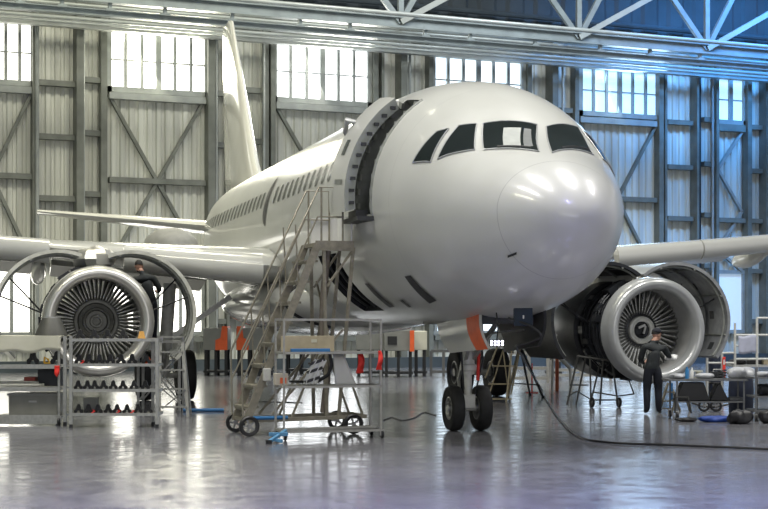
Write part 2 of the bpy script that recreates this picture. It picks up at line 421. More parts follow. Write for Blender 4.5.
cr = N('ShaderNodeValToRGB'); cr.color_ramp.elements[0].position = .35; cr.color_ramp.elements[1].position = .7
cr.color_ramp.elements[0].color = (.50, .505, .475, 1); cr.color_ramp.elements[1].color = (.56, .565, .535, 1); L(nz.outputs['Fac'], cr.inputs['Fac'])
def seam(pos, wd, slope=0.):                                        # a thin skin joint at one station
    s1 = N('ShaderNodeMath'); s1.operation = 'MULTIPLY_ADD'; s1.inputs[1].default_value = slope; L(sx.outputs['Z'], s1.inputs[0]); L(sx.outputs['Y'], s1.inputs[2])
    s2 = N('ShaderNodeMath'); s2.operation = 'SUBTRACT'; s2.inputs[1].default_value = pos; L(s1.outputs[0], s2.inputs[0])
    s3 = N('ShaderNodeMath'); s3.operation = 'ABSOLUTE'; L(s2.outputs[0], s3.inputs[0])
    s4 = N('ShaderNodeMath'); s4.operation = 'LESS_THAN'; s4.inputs[1].default_value = wd; L(s3.outputs[0], s4.inputs[0])
    return s4.outputs[0]
tot = None
for pos, wd in ((.78, .006), (3.35, .003), (5.9, .003), (9.2, .004), (11.3, .004), (16, .004), (20, .004)):
    o_ = seam(pos, wd)
    if tot is None: tot = o_
    else:
        m_ = N('ShaderNodeMath'); m_.operation = 'MAXIMUM'; L(tot, m_.inputs[0]); L(o_, m_.inputs[1]); tot = m_.outputs[0]
mx = N('ShaderNodeMix'); mx.data_type = 'RGBA'; L(tot, mx.inputs['Factor']); L(cr.outputs['Color'], mx.inputs[6]); mx.inputs[7].default_value = (.38, .38, .37, 1)
L(mx.outputs[2], b.inputs['Base Color'])
mb = MB()
mb.grid(lambda a, c: fus(st[round(a * (len(st) - 1))], an[round(c * (len(an) - 1))]), len(st) - 1, len(an) - 1, hole)
body = mb.build('fuselage', paint_f, plane, ang=60)
def patch(name, m, corners, off, parent, nu=8, nv=8, thick=.0, label=None, rnd=0.):
    """a patch lying on the skin; corners in (station, angle), in order"""
    c = [Vector((q[0], q[1])) for q in corners]
    def fn(a, bb):
        q = (c[0] * (1 - a) + c[1] * a) * (1 - bb) + (c[3] * (1 - a) + c[2] * a) * bb
        return fus_n(q.x, q.y, off)
    o = MB().grid(fn, nu, nv).build(name, m, parent)
    if label: o['label'] = label
    return o
def lining(s0, s1, a0, a1, depth, name, m):                         # the walls and back of an opening
    mb = MB(); n = 14
    e = lambda s, a, o: fus_n(s, a, o)
    for s in (s0, s1): mb.grid(lambda x, y: e(s, a0 + (a1 - a0) * x, -depth * y), n, 1)
    for a in (a0, a1): mb.grid(lambda x, y: e(s0 + (s1 - s0) * x, a, -depth * y), 4, 1)
    mb.grid(lambda x, y: e(s0 + (s1 - s0) * x, a0 + (a1 - a0) * y, -depth), 4, n)
    return mb.build(name, m, plane)
trim_m = mat('door_frame_metal', (.25, .26, .24), .5, .3, var=.2, scale=9)
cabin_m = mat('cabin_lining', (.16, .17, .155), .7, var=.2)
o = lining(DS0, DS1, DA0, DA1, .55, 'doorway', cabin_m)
mb = MB()
for k in range(9):                                                  # stops along the opening's edge
    a = DA0 + 4 + (DA1 - DA0 - 8) * k / 8
    mb.bar(fus_n(DS0 + .02, a, .01), fus_n(DS0 + .11, a, -.03), .05, .1).bar(fus_n(DS1 - .02, a, .01), fus_n(DS1 - .11, a, -.03), .05, .1)
for s in (DS0 + .015, DS1 - .015):
    mb.tube([fus_n(s, DA0 + (DA1 - DA0) * k / 16, 0) for k in range(17)], .03, 6)
mb.build('door_frame', trim_m, o)
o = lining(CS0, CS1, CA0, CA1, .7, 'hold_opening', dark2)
mb = MB()
for k in range(5):
    s = CS0 + .15 + (CS1 - CS0 - .3) * k / 4
    mb.tube([fus_n(s, CA0 + (CA1 - CA0) * j / 8, -.1 - .5 * (k % 2)) for j in range(9)], .035, 6)
for j in range(1, 6):
    a = CA0 + (CA1 - CA0) * j / 6; mb.bar(fus_n(CS0, a, -.35), fus_n(CS1, a, -.35), .05)
mb.build('hold_frame', dark, o)
MB().box((-1.97, (DS0 + DS1) / 2, 3.46), (.36, DS1 - DS0 + .1, .07)).box((-2.0, (DS0 + DS1) / 2 + .1, 3.55), (.2, .5, .12)).build('door_sill', dark, plane, smooth=False)
# boarding door standing just clear of its opening
dv = Vector((-.40, .20, .05))
mb = MB(); nA = 18
sk = lambda x, y: fus_n(DS0 + (DS1 - DS0) * x, DA0 + (DA1 - DA0) * y, 0) + dv
inn = lambda x, y: fus_n(DS0 + .03 + (DS1 - DS0 - .06) * x, DA0 + 1 + (DA1 - DA0 - 2) * y, -.19) + dv
mb.grid(sk, 6, nA)
door = mb.build('boarding_door', paint_f, plane)
mb = MB(); mb.grid(inn, 6, nA)
for x in (0, 1): mb.grid(lambda a, c: sk(x, a) * (1 - c) + inn(x, a) * c, nA, 1)
for y in (0, 1): mb.grid(lambda a, c: sk(a, y) * (1 - c) + inn(a, y) * c, 6, 1)
mb.build('door_lining', mat('door_lining', (.38, .40, .37), .5, var=.12, scale=5), door)
for k in range(10):
    y = .06 + .88 * k / 9
    p, q = sk(0, y), inn(0, y); MB().box(p * .45 + q * .55 + Vector((.015, -.03, 0)), (.08, .05, .05)).build('door_stop', dark, door)
mb = MB(); p0 = fus_n(DS1 - .1, -52, 0) + dv
mb.tube([p0, p0 + Vector((-.12, .03, .05)), p0 + Vector((-.1, .30, -.12)), p0 + Vector((.1, .55, -.25))], .045, 8)
mb.build('hinge_arm', paint_g, door)
p = fus_n((DS0 + DS1) / 2 + .04, -62, .012) + dv; q = fus_n((DS0 + DS1) / 2 + .04, -70, .012) + dv
MB().grid(lambda a, c: fus_n(4.4 + .18 * a, -70 + 8 * c, .008) + dv, 3, 4).build('door_window', cabin_glass, door)
MB().grid(lambda a, c: fus_n(4.2 + .4 * a, -84 + 2.2 * c, .008) + dv, 3, 3).build('door_handle', trim_m, door)

# cockpit glazing: four panes seen from here and the two beyond
PA = [skin(*q) for q in ((413, 163), (431, 162), (449, 129), (437, 132))]
PB = [skin(*q) for q in ((438, 159), (475, 150), (477, 124), (459, 126))]
PC = [skin(*q) for q in ((484, 150), (539, 152), (537, 125), (483, 124))]
PD = [skin(*q) for q in ((552, 153), (593, 155), (578, 128), (546, 127))]
panes = [PA, PB, PC, PD, [(s + .2, -a + 11) for s, a in PB], [(s + .2, -a + 8) for s, a in PA]]
for k, P in enumerate(panes):
    g = patch('cockpit_window', glass, P, .012, plane, 10, 10)
    ce = sum((Vector(q) for q in P), Vector((0, 0))) / 4
    edge = []
    for i in range(4):
        a, c = Vector(P[i]), Vector(P[(i + 1) % 4])
        edge += [fus_n(*(a + (c - a) * t / 6), .012) for t in range(6)]
    MB().tube(edge + [edge[0], edge[1]], .010, 6, cap=False).build('window_seal', paint_g, g)
for P in (PC, PD):                                                  # wipers parked along the sills
    a, c = Vector(P[0]), Vector(P[1])
    MB().tube([fus_n(*(a + (c - a) * (.25 + .6 * t / 5) + (Vector(P[3]) - a) * (.02 + .05 * t / 5)), .04) for t in range(6)], .012, 6).build('wiper', black, plane)
# cabin windows along the side
for k in range(40):
    s = 6.1 + .533 * k
    if abs(s - 13.4) < .45: continue
    for sd in (-1, 1):
        if sd > 0 and k > 20: continue
        zt, zb, w_, zc = sect(s)
        ang = math.degrees(math.acos(max(-1, min(1, (4.5 - zc) / (zt - zc)))))
        MB().grid(lambda a, c: fus_n(s + .12 * (1 - (2 * c - 1)**6 * .4) * (2 * a - 1), sd * (ang + 5.2 * (2 * c - 1)), .008), 2, 8).build('cabin_window', cabin_glass, plane)
o = MB().grid(lambda a, c: fus_n(13.2 + .42 * a * (1 - (2 * c - 1)**4 * .8) , -89 + 31 * c, .012), 3, 14).build('exit_gap', mat('dark_gap', (.05, .05, .05), .5), plane)
o['label'] = 'dark overwing exit opening'
for q in ([(365, 283), (369, 283), (395, 306), (390, 307)], [(405, 276), (411, 275), (437, 300), (430, 303)], [(508, 257.5), (517, 254), (517, 251.5), (508, 255)], [(400, 300), (403, 299.5), (412, 306.5), (409, 307)]):
    P = [skin(*t) for t in q]
    o = patch('access_slot', dark, P, .012, plane, 4, 10); o['label'] = 'narrow dark opening in the lower skin'
o = patch('window_light_patch', mat('pale_glass_light', (.40, .42, .40), .5, var=.1), [skin(*q) for q in ((503.5, 146), (521, 147), (521, 128.5), (503.5, 128.5))], .014, plane, 4, 4); o['label'] = 'pale patch painted on the windscreen for the light in the glass'  # bright rectangle in the glass, put in as colour on the pane
o = patch('window_light_patch', mat('grey_glass_light', (.16, .17, .17), .5, var=.1), [skin(*q) for q in ((524, 147), (533, 147), (531, 130), (524, 129))], .014, plane, 4, 4); o['label'] = 'grey patch painted on the windscreen for the dimmer light in the glass'  # dimmer strip of that brightness, likewise coloured onto the pane

# wing-to-body fairing
mb = MB()
def fair(a, c):
    s = 10.4 + 10.6 * a; e = max(0., 1 - abs(2 * a - 1)**2.6)**.5; ph = math.radians(-180 + 360 * c)
    x, z = math.sin(ph), math.cos(ph)
    return Vector((2.28 * e**.6 * x, s, 2.25 + (.75 if z > 0 else .75) * e**.6 * z))
mb.grid(fair, 24, 40)
bf = mb.build('belly_fairing', paint, plane, ang=60)
mb = MB()
for s in (11.6,):
    mb.tube([fair((s - 10.4) / 10.6, c / 40) * 1.0 for c in range(3, 18)], .05, 6)
mb.build('panel_gap', seal, bf)

# lifting surfaces
def foil(n=14, t=.12):
    up = []; lo = []
    for i in range(n + 1):
        x = (1 - math.cos(PI * i / n)) / 2
        y = 5 * t * (.2969 * math.sqrt(x) - .126 * x - .3516 * x * x + .2843 * x**3 - .1036 * x**4)
        up.append((x, y)); lo.append((x, -y * .8))
    return up + lo[-2:0:-1]
def surface(name, secs, m, parent=plane, vertical=False):           # secs: (x, LE station, z, chord, thickness ratio)
    mb = MB(); rings = []
    for x, s, z, ch, t in secs:
        rings.append([Vector((x, s + q[0] * ch, z + q[1] * ch)) if not vertical else Vector((q[1] * ch, s + q[0] * ch, z)) for q in foil(14, t)])
    n = len(rings[0])
    for r in rings: mb.v += r
    for i in range(len(rings) - 1):
        for k in range(n):
            a = i * n + k; c = i * n + (k + 1) % n; mb.f.append((a, c, c + n, a + n))
    mb.f.append(tuple(range(n))); mb.f.append(tuple((len(rings) - 1) * n + k for k in reversed(range(n))))
    return mb.build(name, m, parent, ang=50)
def wsec(y):                                                        # main wing at span y (>0)
    le = 11.95 + (y - 1.9) * .51 + (.5 if y < 2 else 0); z = 2.97 + .096 * (y - 1.9)
    ch = 6.3 - (y - 1.9) * .52 if y < 6.4 else 3.95 - (y - 6.4) * .235
    t = .15 - .035 * min(1, (y - 1.9) / 5)
    return le, z, ch, t
for sd in (-1, 1):
    secs = []
    for y in (1.2, 2.2, 4.5, 6.4, 9, 12, 15, 16.9):
        le, z, ch, t = wsec(max(y, 1.9)); secs.append((sd * y, le, z, ch, t))
    wg = surface('wing', secs, paint, plane)
    # drooped slats in front of the leading edge
    for ya, yb in ((2.3, 5.0), (6.5, 9.4), (9.45, 12.3), (12.35, 15.2)):
        mb = MB(); prof = []
        for i in range(15):
            a = math.radians(-75 + 190 * i / 14); prof.append((-.34 - .42 * math.cos(a) * (1 if abs(math.degrees(a)) < 90 else .2), .30 * math.sin(a) - .10))
        prof = [(p * (.9), q) for p, q in prof]
        ends = []
        for y in (ya, yb):
            le, z, ch, t = wsec(y); k = .62 + .38 * min(1, ch / 5.5)
            ends.append([Vector((sd * y, le + .12 + p * k, z + q * k)) for p, q in prof])
        n = len(prof); mb.v += ends[0] + ends[1]
        for i in range(n - 1): mb.f.append((i, i + 1, i + 1 + n, i + n))
        mb.f.append((n - 1, 0, n, 2 * n - 1)); mb.f.append(tuple(range(n))); mb.f.append(tuple(range(2 * n - 1, n - 1, -1)))
        mb.build('slat', paint, wg, ang=50)
    for y, ln in ((6.6, 3.2), (10.0, 2.6), (13.2, 2.2)):            # flap track fairings
        le, z, ch, t = wsec(y); c0 = Vector((sd * y, le + ch * .55, z - .28))
        MB().grid(lambda a, c: c0 + Vector((.19 * math.sin(PI * a)**.6 * math.sin(2 * PI * c), ln * a, .30 * math.sin(PI * a)**.6 * math.cos(2 * PI * c) - .25 * a)), 14, 12).build('flap_fairing', paint, wg)
    mb = MB()
    for ya, yb in ((2.6, 6.3), (6.5, 12.6)):
        r = []
        for y in (ya, yb):
            le, z, ch, t = wsec(y); te = le + ch
            r.append([Vector((sd * y, te - .25, z - .02)), Vector((sd * y, te + .85, z - .42)), Vector((sd * y, te + .8, z - .46)), Vector((sd * y, te - .3, z - .22))])
        mb.hexa(r[0] + r[1])
    mb.build('flap', paint, wg)
    surface('tailplane', [(sd * .3, 27.9, 4.72, 3.9, .13), (sd * 3.2, 29.6, 5.04, 2.7, .13), (sd * 6.2, 31.2, 5.36, 1.35, .12)], paint, plane)
wl = [o for o in plane.children if o.name == 'wing'][0]
for y0, k in ((-3.75, 1.),):                                # raised rounded fairings over the near wing
    le, z, ch, t = wsec(-y0)
    MB().grid(lambda a, c: Vector((y0 + .62 * k * math.sin(PI * c / 2) * math.cos(2 * PI * a), le + 2.6 + 1.1 * math.sin(PI * c / 2) * math.sin(2 * PI * a), z + .36 + .44 * k * math.cos(PI * c / 2))), 28, 8).build('upper_fairing', mat('matte_grey', (.26, .26, .24), .6, var=.1), wl)
fin = surface('tail_fin', [(0, 24.6, 5.6, 7.0, .10), (0, 26.0, 6.6, 6.0, .10), (0, 28.2, 9.1, 4.1, .10), (0, 30.4, 11.65, 2.1, .10), (0, 30.8, 11.75, 1.6, .06)], paint, plane, vertical=True)

# engines
EZ = 1.83
fan_m = mat('fan_titanium', (.48, .48, .46), .35, .85, var=.15, scale=9)
inlet_m = mat('inlet_liner', (.42, .42, .41), .4, .2, var=.08)
def vane_mesh(r0, r1, pitch):
    mb = MB()
    def fn(a, c):
        r = r0 + (r1 - r0) * a; tw = math.radians(pitch + 14 * a); w_ = .045 + .02 * a
        x = (2 * c - 1) * w_
        return Vector((x * math.cos(tw), x * math.sin(tw), r))
    return mb.grid(fn, 6, 3)
def engine(sd):
    ex, es = (5.80 if sd > 0 else -5.72), 10.1
    c0 = Vector((ex, es, 1.64 if sd > 0 else EZ)); ax = Vector((0, 1, 0))
    eng = bpy.data.objects.new('engine', None); C.objects.link(eng); eng.parent = plane; eng.location = (0, 0, 0)
    k_ = .97 if sd < 0 else 1.02
    S = lambda pr: [(r * k_, t) for r, t in pr]
    lip = S([(.845, .34), (.83, .22), (.84, .12), (.875, .05), (.92, .01), (.965, 0), (1.01, .018), (1.05, .06), (1.075, .12), (1.09, .2)])
    MB().lathe(lip, c0, ax, 64).build('inlet_lip', polished if sd < 0 else mat('lip_grey', (.40, .41, .41), .28, .35, var=.08, scale=3), eng)
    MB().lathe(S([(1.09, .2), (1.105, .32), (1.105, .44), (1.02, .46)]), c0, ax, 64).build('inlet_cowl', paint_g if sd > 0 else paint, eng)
    MB().lathe(S([(.845, .34), (.85, .6), (.86, .95), (.87, 1.35), (.87, 2.0)]), c0, ax, 64).build('inlet_duct', inlet_m, eng)
    mb = MB()                                                       # fan case with its rings, boxes and pipes
    mb.lathe([(.90, .46), (1.02, .47), (1.02, .56), (.95, .6), (.95, .8), (1.0, .82), (1.0, .88), (.93, .9), (.93, 1.2), (.98, 1.22), (.98, 1.32), (.93, 1.34), (.93, 1.8), (1.0, 1.82), (1.0, 2.0), (.88, 2.0)], c0, ax, 48)
    rnd = random.Random(5)
    for k in range(26):
        a = 2 * PI * k / 26; r = 1.0
        p = c0 + Vector((r * math.cos(a), .95 + .9 * rnd.random(), r * math.sin(a)))
        mb.box(p, (.1 + .15 * rnd.random(), .15 + .25 * rnd.random(), .1 + .15 * rnd.random()), Matrix.Rotation(-a, 3, 'Y'))
    for k in range(11):
        t = .85 + .11 * k; mb.tube([c0 + Vector(((.99 + .03 * (k % 3)) * math.cos(q), t + .05 * math.sin(3 * q + k), (.99 + .03 * (k % 3)) * math.sin(q))) for q in [2 * PI * j / 28 for j in range(29)]], .016, 5, cap=False)
    mb.build('fan_case', dark2, eng)
    r0 = .42 if sd < 0 else .36
    bm0 = vane_mesh(r0 - .02, .87 * k_, 50 if sd < 0 else 38); first = None
    nb = 54 if sd < 0 else 42
    for k in range(nb):
        if first is None:
            first = bm0.build('fan_blade', fan_m, eng, thick=.012); o_ = first
        else: o_ = first.copy(); C.objects.link(o_)
        o_.location = c0 + Vector((0, .95, 0)); o_.rotation_euler = (0, 2 * PI * k / nb, 0)
    if sd < 0:
        MB().lathe([(.001, .86), (.07, .86), (.08, .80), (.12, .80), (.13, .86), (.20, .86), (.22, .78), (.26, .77), (.27, .84), (.34, .86), (.36, .90), (.40, .91), (.43, .90), (.44, 1.06)], c0, ax, 48).build('fan_disc', mat('fan_disc_metal', (.10, .10, .09), .4, .5, var=.2), eng)
    else:
        MB().lathe([(.001, .98), (.10, .97), (.12, .90), (.16, .88), (.19, .90)], c0, ax, 32).build('fan_disc', dark, eng)
        MB().bar(c0 + Vector((-.07, .9, .05)), c0 + Vector((.09, .9, .11)), .05).bar(c0 + Vector((.05, .9, -.08)), c0 + Vector((.1, .9, .08)), .04).build('shaft_nut', steel, eng)
        MB().lathe([(.18, .90), (.19, .84), (.24, .82), (.29, .84), (.30, .92)], c0, ax, 40).build('spinner_ring', steel_w, eng)
        MB().lathe([(.29, .90), (.37, .93), (.38, 1.06)], c0, ax, 40).build('blade_root_ring', dark, eng)
    mb = MB()                                                       # core, hollow bypass around it
    mb.lathe([(r0 + .01, 1.06), (.52, 1.2), (.48, 2.2), (.48, 3.0), (.42, 4.2), (.30, 4.9), (.02, 5.3)], c0, ax, 32)
    for k in range(8):
        a = 2 * PI * (k + .5) / 8; mb.bar(c0 + Vector((.44 * math.cos(a), 1.7, .44 * math.sin(a))), c0 + Vector((.87 * math.cos(a), 1.75, .87 * math.sin(a))), .03, .16)
    mb.build('core', dark, eng)
    if sd > 0:
        MB().lathe([(.88, 2.0), (1.08, 2.1), (1.10, 2.6), (1.05, 3.3), (.92, 3.9), (.90, 3.9), (.99, 3.3), (.90, 2.1)], c0, ax, 48).build('thrust_reverser', dark2, eng)
    # pylon
    mb = MB(); le, z, ch, t = wsec(5.72)
    mb.add([c0 + Vector((-.2, .9, 1.02)), c0 + Vector((.2, .9, 1.02)), c0 + Vector((.24, 4.9, .7)), c0 + Vector((-.24, 4.9, .7)),
            c0 + Vector((-.12, 1.1, 1.18)), c0 + Vector((.12, 1.1, 1.18)), Vector((ex + .2, le + 1.2, z + .05)), Vector((ex - .2, le + 1.2, z + .05))], [(3, 2, 1, 0), (4, 5, 6, 7), (0, 1, 5, 4), (1, 2, 6, 5), (2, 3, 7, 6), (3, 0, 4, 7)])
    mb.build('pylon', paint, eng)
    rn = random.Random(3 + sd); rr = [[rn.uniform(.85, 1.15) for _ in range(13)] for _ in range(9)]
    def lump(a, c):
        i, j = round(a * 12) % 12, round(c * 8); k = rr[j][i]
        return c0 + Vector((.42 * k * math.sin(PI * c) * math.cos(2 * PI * a), 1.35 + .5 * k * math.sin(PI * c) * math.sin(2 * PI * a), 1.22 + .26 * k * math.cos(PI * c)))
    if sd < 0: MB().grid(lump, 12, 8).build('wrapped_pipework', polished, eng, ang=30)
    # fan cowl doors hinged at the pylon and swung up
    for cs in (-1, 1):
        hx, hz = .16 * cs, 1.10; rad = 1.27; op = math.radians(38 if sd < 0 else 44); ln = .8 if sd < 0 else 2.1
        def shell(r, ext=0):
            def fn(a, c):
                q = math.radians(6 + 168 * a); x = cs * r * math.sin(q) - hx; zz_ = r * math.cos(q) - hz
                ca, sa = math.cos(op), math.sin(op)
                xr = x * ca - zz_ * sa * cs; zr_ = x * sa * cs + zz_ * ca
                return c0 + Vector((xr + hx, (.85 if sd > 0 else 1.0) + ln * c, zr_ + hz))
            return fn
        mb = MB(); f1, f2 = shell(rad), shell(rad - .07)
        mb.grid(f1, 28, 6)
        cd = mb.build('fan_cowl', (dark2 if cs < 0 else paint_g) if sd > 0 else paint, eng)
        mb = MB(); mb.grid(f2, 28, 6)
        for y in (0, 1): mb.grid(lambda a, c: f1(a, y) * (1 - c) + f2(a, y) * c, 28, 1)
        for x in (0, 1): mb.grid(lambda a, c: f1(x, a) * (1 - c) + f2(x, a) * c, 6, 1)
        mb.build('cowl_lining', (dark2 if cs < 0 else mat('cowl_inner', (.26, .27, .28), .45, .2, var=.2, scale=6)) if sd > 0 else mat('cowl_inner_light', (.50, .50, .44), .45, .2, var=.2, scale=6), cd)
        mb = MB()
        for y in (.06, .5, .94):
            mb.tube([shell(rad - .09)(k / 20, y) for k in range(21)], .03, 6)
        for a in (.12, .35, .6, .85):
            mb.tube([shell(rad - .085)(a, k / 4) for k in range(5)], .022, 6)
        mb.build('cowl_stiffener', trim_m, cd)
        for y, aa in ((.2, .62), (.75, .5)):
            MB().tube([shell(rad - .08)(aa, y), c0 + Vector((cs * .98, 1.3 + .6 * y, .15))], .018, 6).build('hold_open_rod', dark, cd)
        if sd > 0 and cs > 0:                                       # dark latch cut-outs near the lower edge
            for a, y in ((.70, .3), (.70, .7), (.90, .2), (.90, .6), (.80, .85), (.30, .35), (.33, .6), (.50, .45)):
                MB().grid(lambda p, q: shell(rad - .075)(a + .05 * p, y + .10 * q), 3, 2).build('latch_recess', dark, cd)
for sd in (-1, 1): engine(sd)

# landing gear
def wheel(parent, c, r, w_, hub_r, out=1):
    """tyre with hub as a sub-part; axle along x"""
    c = Vector(c); h = w_ / 2
    t = MB().lathe([(hub_r, -h * .72), (r * .78, -h), (r * .93, -h * .86), (r * .985, -h * .55), (r, -h * .2), (r, h * .2), (r * .985, h * .55), (r * .93, h * .86), (r * .78, h), (hub_r, h * .72)], c, (1, 0, 0), 36).build('wheel', tire, parent)
    mb = MB().lathe([(hub_r * 1.03, -h * .74), (hub_r * .92, -h * .78), (hub_r * .8, -h * .4), (hub_r * .4, -h * .3), (hub_r * .35, -h * .8), (.002, -h * .82)], c, (1, 0, 0), 28)
    mb.lathe([(hub_r * 1.03, h * .74), (hub_r * .92, h * .78), (hub_r * .8, h * .4), (hub_r * .4, h * .3), (hub_r * .35, h * .8), (.002, h * .82)], c, (1, 0, 0), 28)
    for k in range(9):
        a = 2 * PI * k / 9
        for s_ in (-1, 1): mb.ball(c + Vector((s_ * h * .5, hub_r * .62 * math.cos(a), hub_r * .62 * math.sin(a))), hub_r * .09, 6, 4)
    mb.build('hub', hubm, t)
    return t
ng = bpy.data.objects.new('nose_gear', None); C.objects.link(ng); ng.parent = plane
NS = 5.07
for x in (-.24, .24): wheel(ng, (x, NS, .381), .381, .23, .19)
mb = MB().tube([(0, NS - .02, .38), (0, NS - .05, 1.0)], .065, 16).tube([(0, NS - .05, .95), (0, NS - .12, 2.1)], .105, 16).tube([(-.36, NS, .38), (.36, NS, .38)], .05, 12)
mb.box((0, NS - .03, .5), (.2, .2, .22)).lathe([(.12, 0), (.14, .02), (.14, .1), (.12, .12)], (0, NS - .06, 1.0), (0, 0, 1), 20)
mb.build('shock_strut', steel_w, ng)
mb = MB().bar((-.09, NS + .12, .55), (-.05, NS + .32, .85), .04, .06).bar((.09, NS + .12, .55), (.05, NS + .32, .85), .04, .06).bar((-.05, NS + .32, .85), (-.07, NS + .05, 1.15), .04, .06).bar((.05, NS + .32, .85), (.07, NS + .05, 1.15), .04, .06)
mb.build('torque_link', steel, ng)
mb = MB().bar((-.25, NS - 1.3, 2.05), (-.06, NS - .1, 1.2), .06, .07).bar((.25, NS - 1.3, 2.05), (.06, NS - .1, 1.2), .06, .07)
mb.build('drag_brace', steel, ng)
MB().tube([(.15, NS - .18, 1.85), (.14, NS - .2, 1.3), (.12, NS - .2, .85)], .028, 8).build('red_hose', red, ng)
MB().tube([(-.14, NS - .18, 1.9), (-.17, NS - .22, 1.3), (-.11, NS - .15, .7)], .018, 8).tube([(.09, NS - .22, 1.9), (.2, NS - .25, 1.2), (.1, NS - .1, .6)], .016, 8).build('hydraulic_line', black, ng)
mb = MB()
for x in (-.12, .12): mb.lathe([(.001, 0), (.06, .005), (.085, .03), (.085, .1), (.03, .14)], (x, NS - .25, 1.45), (0, 1, 0), 18)
mb.build('taxi_light', whitep, ng)
mb = MB()                                                           # bay walls
mb.grid(lambda a, c: Vector((-.42 + .84 * c, BS0 + (BS1 - BS0) * a, 2.75)), 1, 1)
for x in (-.42, .42): mb.grid(lambda a, c: Vector((x, BS0 + (BS1 - BS0) * a, 1.78 + .97 * c)), 6, 1)
for s in (BS0, BS1): mb.grid(lambda a, c: Vector((-.42 + .84 * a, s, 1.8 + .95 * c)), 1, 1)
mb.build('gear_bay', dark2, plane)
def at_x(u, v, x):
    o_, r = camray(u, v); return o_ + r * ((x - o_.x) / r.x)
def leaf(quad, m, name, stripe=None):
    """hanging bay door: a slightly curved leaf; quad = rear top, front top, front bottom, rear bottom"""
    q = [Vector(p) for p in quad]; sg = 1 if q[0].x > 0 else -1
    def fn(a, c, o_=0.):
        p = (q[0] * (1 - a) + q[1] * a) * (1 - c) + (q[3] * (1 - a) + q[2] * a) * c
        return p + Vector((sg * (.05 * math.sin(PI * c) + o_), 0, 0))
    mb = MB(); mb.grid(fn, 8, 6); mb.grid(lambda a, c: fn(a, c, -.045), 8, 6)
    for y in (0, 1): mb.grid(lambda a, c: fn(a, y, -.045 * c), 8, 1).grid(lambda a, c: fn(y, a, -.045 * c), 6, 1)
    d = mb.build(name, m, plane)
    if stripe: MB().grid(lambda a, c: fn(.72 + .285 * a, -.005 + 1.01 * c, .006), 3, 6).build('orange_stripe', stripe, d)
    return d
d1 = leaf([at_x(437, 324, -.46), at_x(479, 314, -.46), at_x(488, 349, -.42), at_x(450, 353, -.42)], paint, 'gear_door', orange); d1['label'] = 'white nose gear door with an orange end stripe'
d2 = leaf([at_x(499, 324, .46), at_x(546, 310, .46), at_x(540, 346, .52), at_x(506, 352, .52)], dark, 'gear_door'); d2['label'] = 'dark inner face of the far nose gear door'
MB().bar((.44, 3.5, 1.7), (.0, NS - .3, 1.6), .03).bar((-.44, 3.6, 1.7), (0, NS - .3, 1.6), .03).build('door_rod', steel, plane)
for sd in (-1, 1):
    mg = bpy.data.objects.new('main_gear', None); C.objects.link(mg); mg.parent = plane
    MSX, MS = sd * 3.795, 16.1
    for x in (-.46, .46): wheel(mg, (MSX + x, MS, .585), .585, .42, .27)
    MB().tube([(MSX, MS, .58), (MSX, MS, 1.3)], .09, 14).tube([(MSX, MS, 1.2), (MSX - sd * .1, MS - .05, 2.7)], .15, 14).tube([(MSX - .6, MS, .585), (MSX + .6, MS, .585)], .07, 12).build('shock_strut', steel_w, mg)
    MB().bar((MSX, MS, 1.35), (MSX - sd * 1.5, MS - .1, 2.4), .1, .12).build('side_brace', steel, mg)
    MB().bar((MSX - .06, MS - .1, .7), (MSX - .03, MS - .4, 1.05), .05).bar((MSX - .03, MS - .4, 1.05), (MSX - .05, MS - .1, 1.4), .05).build('torque_link', steel, mg)
    MB().grid(lambda a, c: Vector((MSX + sd * (.72 - .1 * c), MS - .5 + 1.0 * a, 1.05 + 1.5 * c)), 3, 4).build('gear_door', paint, mg, thick=.04)
# ================================================================== GROUND EQUIPMENT
def wheel_part(parent, c, r, w_, axis=(1, 0, 0), spokes=5, name='wheel'):
    c = Vector(c); h = w_ / 2
    t = MB().lathe([(r * .64, -h * .8), (r * .88, -h), (r, -h * .5), (r, h * .5), (r * .88, h), (r * .64, h * .8), (r * .64, -h * .8)], c, axis, 28).build(name, black, parent)
    x, y, d = frame_of(axis); mb = MB().lathe([(.001, -h * .9), (r * .2, -h * .9), (r * .2, h * .9), (.001, h * .9)], c, axis, 14)
    for k in range(spokes):
        a = 2 * PI * k / spokes; q = math.cos(a) * x + math.sin(a) * y; mb.bar(c + q * r * .15, c + q * r * .68, h * .9, r * .18)
    mb.build('spokes', hubm, t)
    return t
def caster(parent, p, r=.075):
    p = Vector(p)
    o = MB().box(p + Vector((0, 0, r * 2.15)), (r * 1.0, r * 1.0, .02)).box(p + Vector((-r * .45, 0, r * 1.45)), (.01, r * .8, r * 1.4)).box(p + Vector((r * .45, 0, r * 1.45)), (.01, r * .8, r * 1.4)).build('caster', steel, parent, smooth=False)
    MB().lathe([(.001, -r * .35), (r * .85, -r * .35), (r, -r * .2), (r, r * .2), (r * .85, r * .35), (.001, r * .35)], p + Vector((0, 0, r)), (1, 0, 0), 20).build('wheel', black, o)

